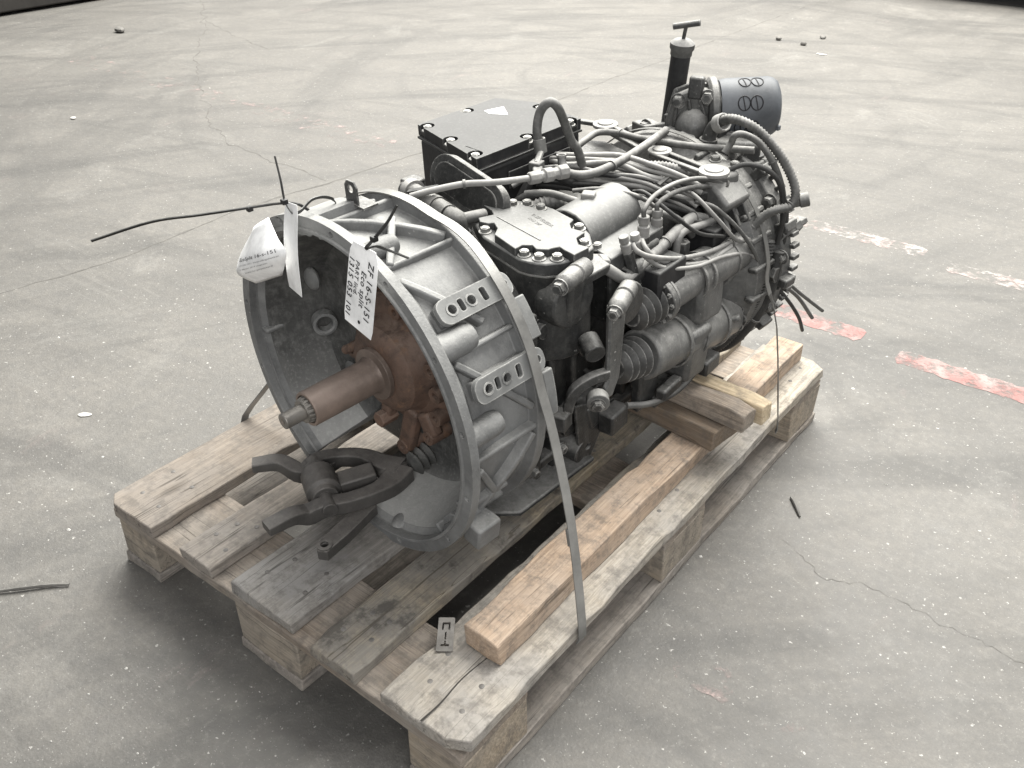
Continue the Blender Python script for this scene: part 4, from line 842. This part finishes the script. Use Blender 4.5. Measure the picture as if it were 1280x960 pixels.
# --- rear housing with its bolted ring
RC = Vector((.050, 0, -.008))
rh = MB().lathe(RC, Y, [(.05, .66), (.165, .66), (.19, .678), (.214, .70), (.219, .735), (.210, .74), (.208, .765), (.220, .77), (.220, .80), (.18, .815), (.10, .83)], 64).build('rear_housing', 'cast_light', GB, .002, 30)
for k in range(22):
    p = -100 + k * 13.5; t, a, rd = frame(p)
    if k % 2: MB().box(RC + pol(p, .224, .782), (.018, .034, .026), Matrix((t, a, rd)).transposed()).build('flange_lug', 'cast_mid', rh, .003)
    else: MB().hexbolt(RC + pol(p, .221, .766), -Y, .0105, .012).build('bolt', 'cast_mid', rh, .0008)
for k in range(26):
    p = -68 + k * 5.6; t, a, rd = frame(p); MB().box(RC + pol(p, .2235, .803), (.0085, .020, .012), Matrix((t, a, rd)).transposed()).build('ring_tooth', 'cast_mid', rh, .0015)
for p, L in ((52, .07), (18, .085), (-8, .05), (75, .05)):
    MB().lathe(RC + pol(p, .216, .77), Y, [(.011, 0), (.011, L * .45), (.0135, L * .46), (.0135, L * .70), (.008, L * .72), (.008, L)], 6).build('rear_stud', 'cast_mid', rh, .001)
for p in (70, 58, 46, 34, 22, 8, -8):
    t, a, rd = frame(p); MB().box(RC + pol(p, .212, .715), (.010, .06, .018), Matrix((t, a, rd)).transposed()).build('rib', 'cast_mid', rh, .003)
mm = MB(); mm.prism([(-.02, .0), (.07, -.005), (.085, .05), (.05, .085), (-.015, .08)], (.125, .640, .148), X, Y, (0, 0, .042)); mm.build('rear_shoulder', 'cast_light', rh, .006)
for c in ((.200, .655, .190), (.15, .705, .190), (.185, .712, .186)): MB().hexbolt(c, Z, .008, .007).build('bolt', 'bolt_zinc', rh, .0006)
MB().box((.195, .665, .152), (.06, .07, .05), Matrix.Rotation(.7, 3, 'Y')).build('rear_shoulder', 'cast_light', rh, .007)
for y_ in (.635, .665, .695):
    mm = MB(); bar(mm, (.190, y_, .175), (.232, y_, .105), .008, .016, Vector((.7, 0, .7))); mm.build('rib', 'cast_mid', rh, .002)
sn = MB().lathe((.268, .758, .128), Vector((.029, .02, .010)), [(.007, 0), (.007, .012), (.010, .013), (.010, .02), (.0125, .021), (.0125, .036), (.009, .037)], 12).build('speed_sensor', 'hose_grey', GB, .001)
MB().lathe((.245, .75, -.005), X, [(.012, 0), (.012, .02), (.016, .021), (.016, .03)], 6).build('hex_plug', 'cast_mid', GB, .001)

# --- oil pump and spin-on filter
pf_ = Vector((.42, -.90, .10)).normalized(); pe = Vector((.90, .42, .04)).normalized()
pu = MB(); pu.prism([(-.046, -.062), (.060, -.066), (.070, -.015), (.052, .030), (.030, .046), (-.012, .046), (-.040, .034), (-.052, -.01)], Vector((.056, .768, .232)), pe, Z, -pf_ * .055); pm = pu.build('oil_pump', 'cast_light', GB, .006, 30)
MB().prism([(-.052, -.05), (.07, -.055), (.078, -.012), (.058, .036), (.032, .053), (-.014, .053), (-.046, .040), (-.058, -.008)], Vector((.056, .768, .232)) - pf_ * .030, pe, Z, -pf_ * .012).build('pump_flange', 'cast_light', pm, .003, 30)
MB().lathe(Vector((.056, .768, .212)), pf_, [(.034, -.012), (.034, 0), (.031, .010), (.022, .022), (.008, .029), (.0005, .030)], 26).build('pump_dome', 'cast_light', pm)
for a_, b_ in ((-.030, .026), (.022, .034), (-.036, -.040), (.052, -.044)): MB().hexbolt(Vector((.056, .768, .232)) + pe * a_ + Z * b_, pf_, .0105, .012).build('bolt', 'cast_mid', pm, .001)
mm = MB(); bar(mm, Vector((.053, .772, .262)), Vector((.052, .776, .300)), .026, .022, pf_); mm.build('pump_tab', 'cast_mid', pm, .004)
for a_ in (-.02, .0, .02): mm = MB(); bar(mm, Vector((.056, .766, .232)) + pe * (a_ - .01) + Z * .030, Vector((.056, .766, .222)) + pe * (a_ * 2.0 + .004) - Z * .05, .006, .008, pf_); mm.build('pump_rib', 'cast_mid', pm, .002)
MB().box((.060, .80, .160), (.14, .08, .10), Matrix.Rotation(.5, 3, 'Z')).build('pump_base', 'cast_mid', pm, .008)
MB().box((.120, .80, .165), (.10, .09, .08), Matrix.Rotation(.6, 3, 'Z')).build('pump_base', 'cast_mid', pm, .010)
MB().cyl((.062, .735, .186), (.068, .733, .208), .017, n=6).build('hex_plug', 'bolt_zinc', pm, .001)
el = MB().tube([(.108, .742, .190), (.110, .742, .215), (.118, .742, .232), (.132, .738, .242)], .0125, 14, 5).build('pump_elbow', 'cast_mid', pm)
MB().lathe((.107, .742, .186), Vector((.05, 0, 1)), [(.0125, 0), (.0165, 0), (.0165, .024), (.0125, .024)], 10, False, close=True).build('union_nut', 'cast_mid', el, .001)
MB().lathe((.126, .739, .240), Vector((.85, -.2, .45)), [(.0125, 0), (.0160, 0), (.0160, .018), (.0125, .018)], 12, False, close=True).build('union_nut', 'hose_pale', el, .001)
fa = Vector((.72, .69, .02)).normalized(); fo = Vector((.078, .822, .236)); FR = .0525
mm = MB(); mm.lathe(fo - fa * .03, fa, [(.03, 0), (.050, .0), (.056, .006), (.056, .016), (.050, .02)], 40); mm.build('filter_head', 'cast_mid', pm, .001)
fi = MB().lathe(fo, fa, [(.026, -.008), (FR - .003, -.008), (FR - .001, -.002), (FR, .010), (FR, .080), (FR - .002, .088), (FR - .007, .095), (.036, .099), (.0005, .101)], 56).build('oil_filter', 'filter_blue', GB, 0, 50)
fu, fw, _ = basis(fa)
def onfil(a, phi, r=.0527): return fo + fa * a + (fu * math.cos(phi) + fw * math.sin(phi)) * r
# find the angle of the cylinder side that faces up and forward
def phi_of(v): v = Vector(v); return math.atan2(v.dot(fw), v.dot(fu))
pc = phi_of((.2, -.75, .55))
for (a, dp) in ((.030, .22), (.052, .22), (.034, -.62), (.056, -.62), (.026, 1.05), (.048, 1.05)):
    for nm_, rng in (('printed_ring', None), ('printed_bar', 1)):
        if rng is None: q = [onfil(a + .0105 * math.cos(t), pc + dp + .24 * math.sin(t)) for t in [2 * PI * k / 24 for k in range(25)]]
        else: q = [onfil(a + .002 * t, pc + dp + .235 * t) for t in (-.95, -.5, 0, .5, .95)]
        MB().tube(q, .0011, 5, 0).build(nm_, 'ink', fi)
MB().box(onfil(.095, pc + 1.3, .046), (.008, .008, .008)).build('filter_nub', 'filter_blue', fi)

# --- tube with T handle
td = Vector((.10, 0, 1)).normalized(); t0 = Vector((-.020, .800, .165))
tb = MB().lathe(t0, td, [(.017, 0), (.0178, .004), (.0178, .170)], 26).build('filler_tube', 'black_paint', GB)
tp = t0 + td * .170
MB().lathe(tp, td, [(.0178, -.012), (.0195, -.012), (.0195, -.004), (.0222, 0), (.0222, .009), (.016, .014), (.004, .017)], 26).build('tube_cap', 'hose_grey', tb)
MB().cyl(tp + Vector((.001, 0, .012)), tp + Vector((.006, 0, .040)), .0035, n=10).build('handle_rod', 'cast_mid', tb)
MB().cyl(tp + Vector((-.014, -.012, .037)), tp + Vector((.027, .012, .045)), .0055, n=14).build('t_handle', 'cast_mid', tb, .001)
mm = MB(); mm.prism([(-.09, .77), (.03, .76), (.03, .84), (-.05, .85)], (0, 0, .160), X, Y, (0, 0, .012)); mm.build('tube_bracket', 'cast_mid', tb, .002)
mm = MB(); mm.prism([(-.075, .755), (-.035, .745), (-.02, .78), (-.06, .79)], (0, 0, .172), X, Y, (0, 0, .026)); mm.build('tube_bracket', 'cast_mid', tb, .003)

# ------------------------------------------------------------------ straps, ties, tags
def L(pts): return [l2w(p) for p in pts]
arc = [pol(p, .2800 if p < 62 else max(.2660, .2800 - (p - 62) * .0010), .137 + .0065 * max(0, math.sin((p - 20) / 40))) for p in range(12, 172, 8)]
sp_ = L([w2l((.8095, .262, .118)), w2l((.8105, .265, .150)), (.352, .112, -.12), (.300, .132, .0)] + arc + [(-.285, .120, -.06), (-.36, .06, -.18), w2l((-.006, .30, .150)), w2l((-.006, .302, .118))])
m = MB(); m.ribbon(sp_, .0160, .0018, GM @ Y, 3); fs_ = m.build('steel_strap', 'strap_steel'); tag(fs_, 'flat grey strap pulled over the bell housing down to the pallet', 'strap', 'straps holding the gearbox')
pa = [pol(p, .2245, .716) + Vector((.050, 0, -.008)) for p in range(0, 181, 9)]
m = MB(); m.ribbon(L([w2l((.8115, .93, .118)), w2l((.8115, .93, .150)), (.297, .734, -.10)] + pa + [(-.28, .68, -.1), w2l((-.008, .93, .150)), w2l((-.008, .93, .118))]), .0105, .0014, lambda t, tt: (Vector((.55, -.83, .1)) if t < .10 else GM @ Y), 3)
tag(m.build('steel_strap', 'strap_steel'), 'flat dark strap round the tail of the gearbox', 'strap', 'straps holding the gearbox')
# strap seal crimped low on the front strap
m = MB(); m.ribbon([Vector((.775, .276, .25)) + Vector((.035, -.011, -.1)) * t for t in ()] or L([(.3525, .1085, -.125), (.3605, .105, -.150)]), .0150, .0038, GM @ Y, 1); m.build('strap_seal', 'strap_steel', fs_)

def zip_tie(pts, label, w=.0042, head=None):
    m = MB(); m.ribbon(L(pts), w, .0015, lambda t, tt: GM @ Vector((.3, -.5, .8)), 6); o = m.build('cable_tie', 'black_plastic'); tag(o, label, 'cable tie', 'cable ties on the bell rim')
    if head: MB().box(l2w(head), (.008, .008, .007), GM).build('tie_head', 'black_plastic', o, .001)
    return o
zip_tie([(-.205,-.225,.266),(-.17,-.153,.279),(-.14,-.098,.279),(-.11,-.031,.277),(-.085,-.006,.281),(-.070,.012,.279),(-.072,.03,.263)], 'long black cable tie sticking out left of the bell housing', head=(-.115, -.036, .2745))
zip_tie([(-.048,-.020,.362),(-.034,-.026,.335),(-.026,-.030,.309),(-.014,-.030,.296),(-.026,-.018,.288),(-.036,-.002,.284),(-.044,.02,.289),(-.048,.04,.286),(-.055,.06,.275),(-.062,.07,.263)], 'black cable tie standing upright above the blank white tag', head=(-.026, -.031, .309))
zip_tie([(.176,.0,.352),(.170,-.012,.333),(.150,-.020,.308),(.136,-.024,.292),(.137,-.010,.2905),(.136,.010,.2765),(.148,.030,.262)], 'dark cable tie holding the handwritten tag', head=(.150, -.020, .308))

def card(name, P, label, thick=.0006, bow=.004, n=10, clip=.22):
    """P: four local corners tl, tr, br, bl; a bowed card with cut corners at the top"""
    tl, tr, br, bl = [Vector(p) for p in P]; nrm = (tr - tl).cross(bl - tl).normalized(); vs = []; fs = []; c = 5
    def pt(u, v):
        q = (tl * (1 - u) + tr * u) * (1 - v) + (bl * (1 - u) + br * u) * v
        return q + nrm * (-bow * math.sin(PI * v))
    for j in range(n + 1):
        v = j / n
        for i in range(c + 1):
            u = i / c; vv = v; s_ = 0
            if v < .12: s_ = clip * (1 - v / .12)
            if v > .94: s_ = clip * .35 * (v - .94) / .06
            uu = .5 + (u - .5) * (1 - s_)
            vs.append(l2w(pt(uu, vv)))
    M_ = len(vs); nw = (GM @ nrm) * thick; vs += [v + nw for v in vs]
    for j in range(n):
        for i in range(c):
            a = j * (c + 1) + i; q = (a, a + 1, a + c + 2, a + c + 1); fs += [q, tuple(M_ + k for k in reversed(q))]
    for j in range(n):
        for i in (0, c): a = j * (c + 1) + i; fs.append((a, a + c + 1, a + c + 1 + M_, a + M_))
    for i in range(c):
        for j in (0, n): a = j * (c + 1) + i; fs.append((a, a + 1, a + 1 + M_, a + M_))
    m = MB(); m.add(vs, fs); o = m.build(name, 'paper'); tag(o, label, 'tag', 'tags hanging on the bell rim'); return o, pt, nrm
T2 = [(.099, -.020, .291), (.156, -.020, .289), (.138, -.036, .165), (.081, -.036, .177)]
o, pt, nrm = card('hanging_tag', T2, 'white card tag with black handwriting hanging on the bell rim', bow=0.0)
tl, tr, br, bl = [Vector(p) for p in T2]; side = (tr - tl).normalized(); down = (bl - tl).normalized(); front = -nrm if (GM @ nrm).dot(cam.location - l2w(tl)) < 0 else nrm
def tagtext(body, u, v, size, sp=1.0): 
    p = pt(u, v) + front * .0007; return text(body, o, 'ink', size, l2w(p), GM @ down, GM @ side, depth=.00015, shear=.12, space=sp)
tagtext('ZF 16-S-151', .70, .13, .0155, 1.12); tagtext('Eco split', .49, .27, .0138, 1.10); tagtext('PART licd.', .27, .19, .0108, 1.08); tagtext('1315 053 101', .05, .17, .0138, 1.14); tagtext('•', .42, .86, .02)
T3 = [(-.044, -.020, .301), (.009, -.032, .314), (-.006, -.042, .177), (-.059, -.030, .171)]
o3, pt3, n3 = card('hanging_tag', T3, 'blank white card tag seen nearly edge on, between the other two', bow=.004)
# curled label
LR = [((-.150, -.020, .225), (-.096, -.020, .262)), ((-.151, -.040, .204), (-.045, -.040, .254)), ((-.154, -.052, .184), (-.012, -.050, .251)), ((-.165, -.050, .160), (-.022, -.048, .230)), ((-.160, -.028, .138), (-.075, -.028, .182))]
lp = smooth_path([r[0] for r in LR], 5); rp = smooth_path([r[1] for r in LR], 5); nu = 8; vs = []; fs = []
def lab(u, v):
    f = v * (len(lp) - 1); i = min(int(f), len(lp) - 2); t = f - i; a = lp[i].lerp(lp[i + 1], t); b = rp[i].lerp(rp[i + 1], t)
    return a.lerp(b, u) + Vector((.25, -.9, .2)) * .010 * math.sin(PI * u)
for j in range(len(lp)):
    for i in range(nu + 1): vs.append(l2w(lab(i / nu, j / (len(lp) - 1))))
for j in range(len(lp) - 1):
    for i in range(nu): a = j * (nu + 1) + i; fs.append((a, a + 1, a + nu + 2, a + nu + 1))
m = MB(); m.add(vs, fs); o1 = m.build('hanging_label', 'paper', None, 0, 70); sd = o1.modifiers.new('thick', 'SOLIDIFY'); sd.thickness = .0006; sd.offset = 0
tag(o1, 'curled white printed label hanging at the left of the bell rim', 'tag', 'tags hanging on the bell rim')
def ltext(body, u0, u1, v, size, mat='ink'):
    """print that follows the curl of the label"""
    cu = bpy.data.curves.new('print', 'FONT'); cu.body = body; cu.size = 1.0; cu.resolution_u = 2
    ob = bpy.data.objects.new('print', cu); C.objects.link(ob); me = bpy.data.meshes.new_from_object(ob.evaluated_get(bpy.context.evaluated_depsgraph_get())); bpy.data.objects.remove(ob)
    w_ = max(q.co.x for q in me.vertices)
    for q in me.vertices:
        u = u0 + (u1 - u0) * q.co.x / w_; vv = v - size * q.co.y
        e = .004; n_ = (lab(u + e, vv) - lab(u - e, vv)).cross(lab(u, vv + e) - lab(u, vv - e)).normalized(); n_ = n_ if n_.y < 0 else -n_
        q.co = l2w(lab(u, vv) + n_ * .0007)
    me.materials.clear(); me.materials.append(MATS[mat]); r = bpy.data.objects.new('print', me); C.objects.link(r); r.parent = o1
ltext('EcoSplit 16-s-151', .06, .86, .50, .10); ltext('1315 053 101 / Versnellingsbakken', .08, .90, .60, .045, 'print_grey'); ltext('21 februari 2019 magazijn', .10, .72, .685, .045, 'print_grey'); ltext('locatie: hal gereviseerd', .22, .80, .77, .045, 'print_grey')

# --- strap clip lying on the pallet
ck = MB(); hx = [[(-.003, .006), (.003, .006), (.003, .012), (-.003, .012)]]
ck.prism(rrect(0, 0, .024, .062, .002), (0, 0, 0), X, Y, (0, 0, .0030), [[(-.006, .008), (-.0035, .008), (-.0035, .018), (.0035, .018), (.0035, .008), (.006, .008), (.006, .022), (-.006, .022)], [(-.0012, -.010), (.0012, -.010), (.0012, .004), (-.0012, .004)], [(-.006, -.022), (.006, -.022), (.006, -.018), (.0012, -.018), (.0012, -.012), (-.0012, -.012), (-.0012, -.018), (-.006, -.018)]])
o = ck.build('strap_clip', 'clip_steel', None, .0006, loc=(.664, .131, .1450)); o.rotation_euler = (.02, .01, .66); tag(o, 'small punched steel strapping clip lying near the timber end', 'strap clip')
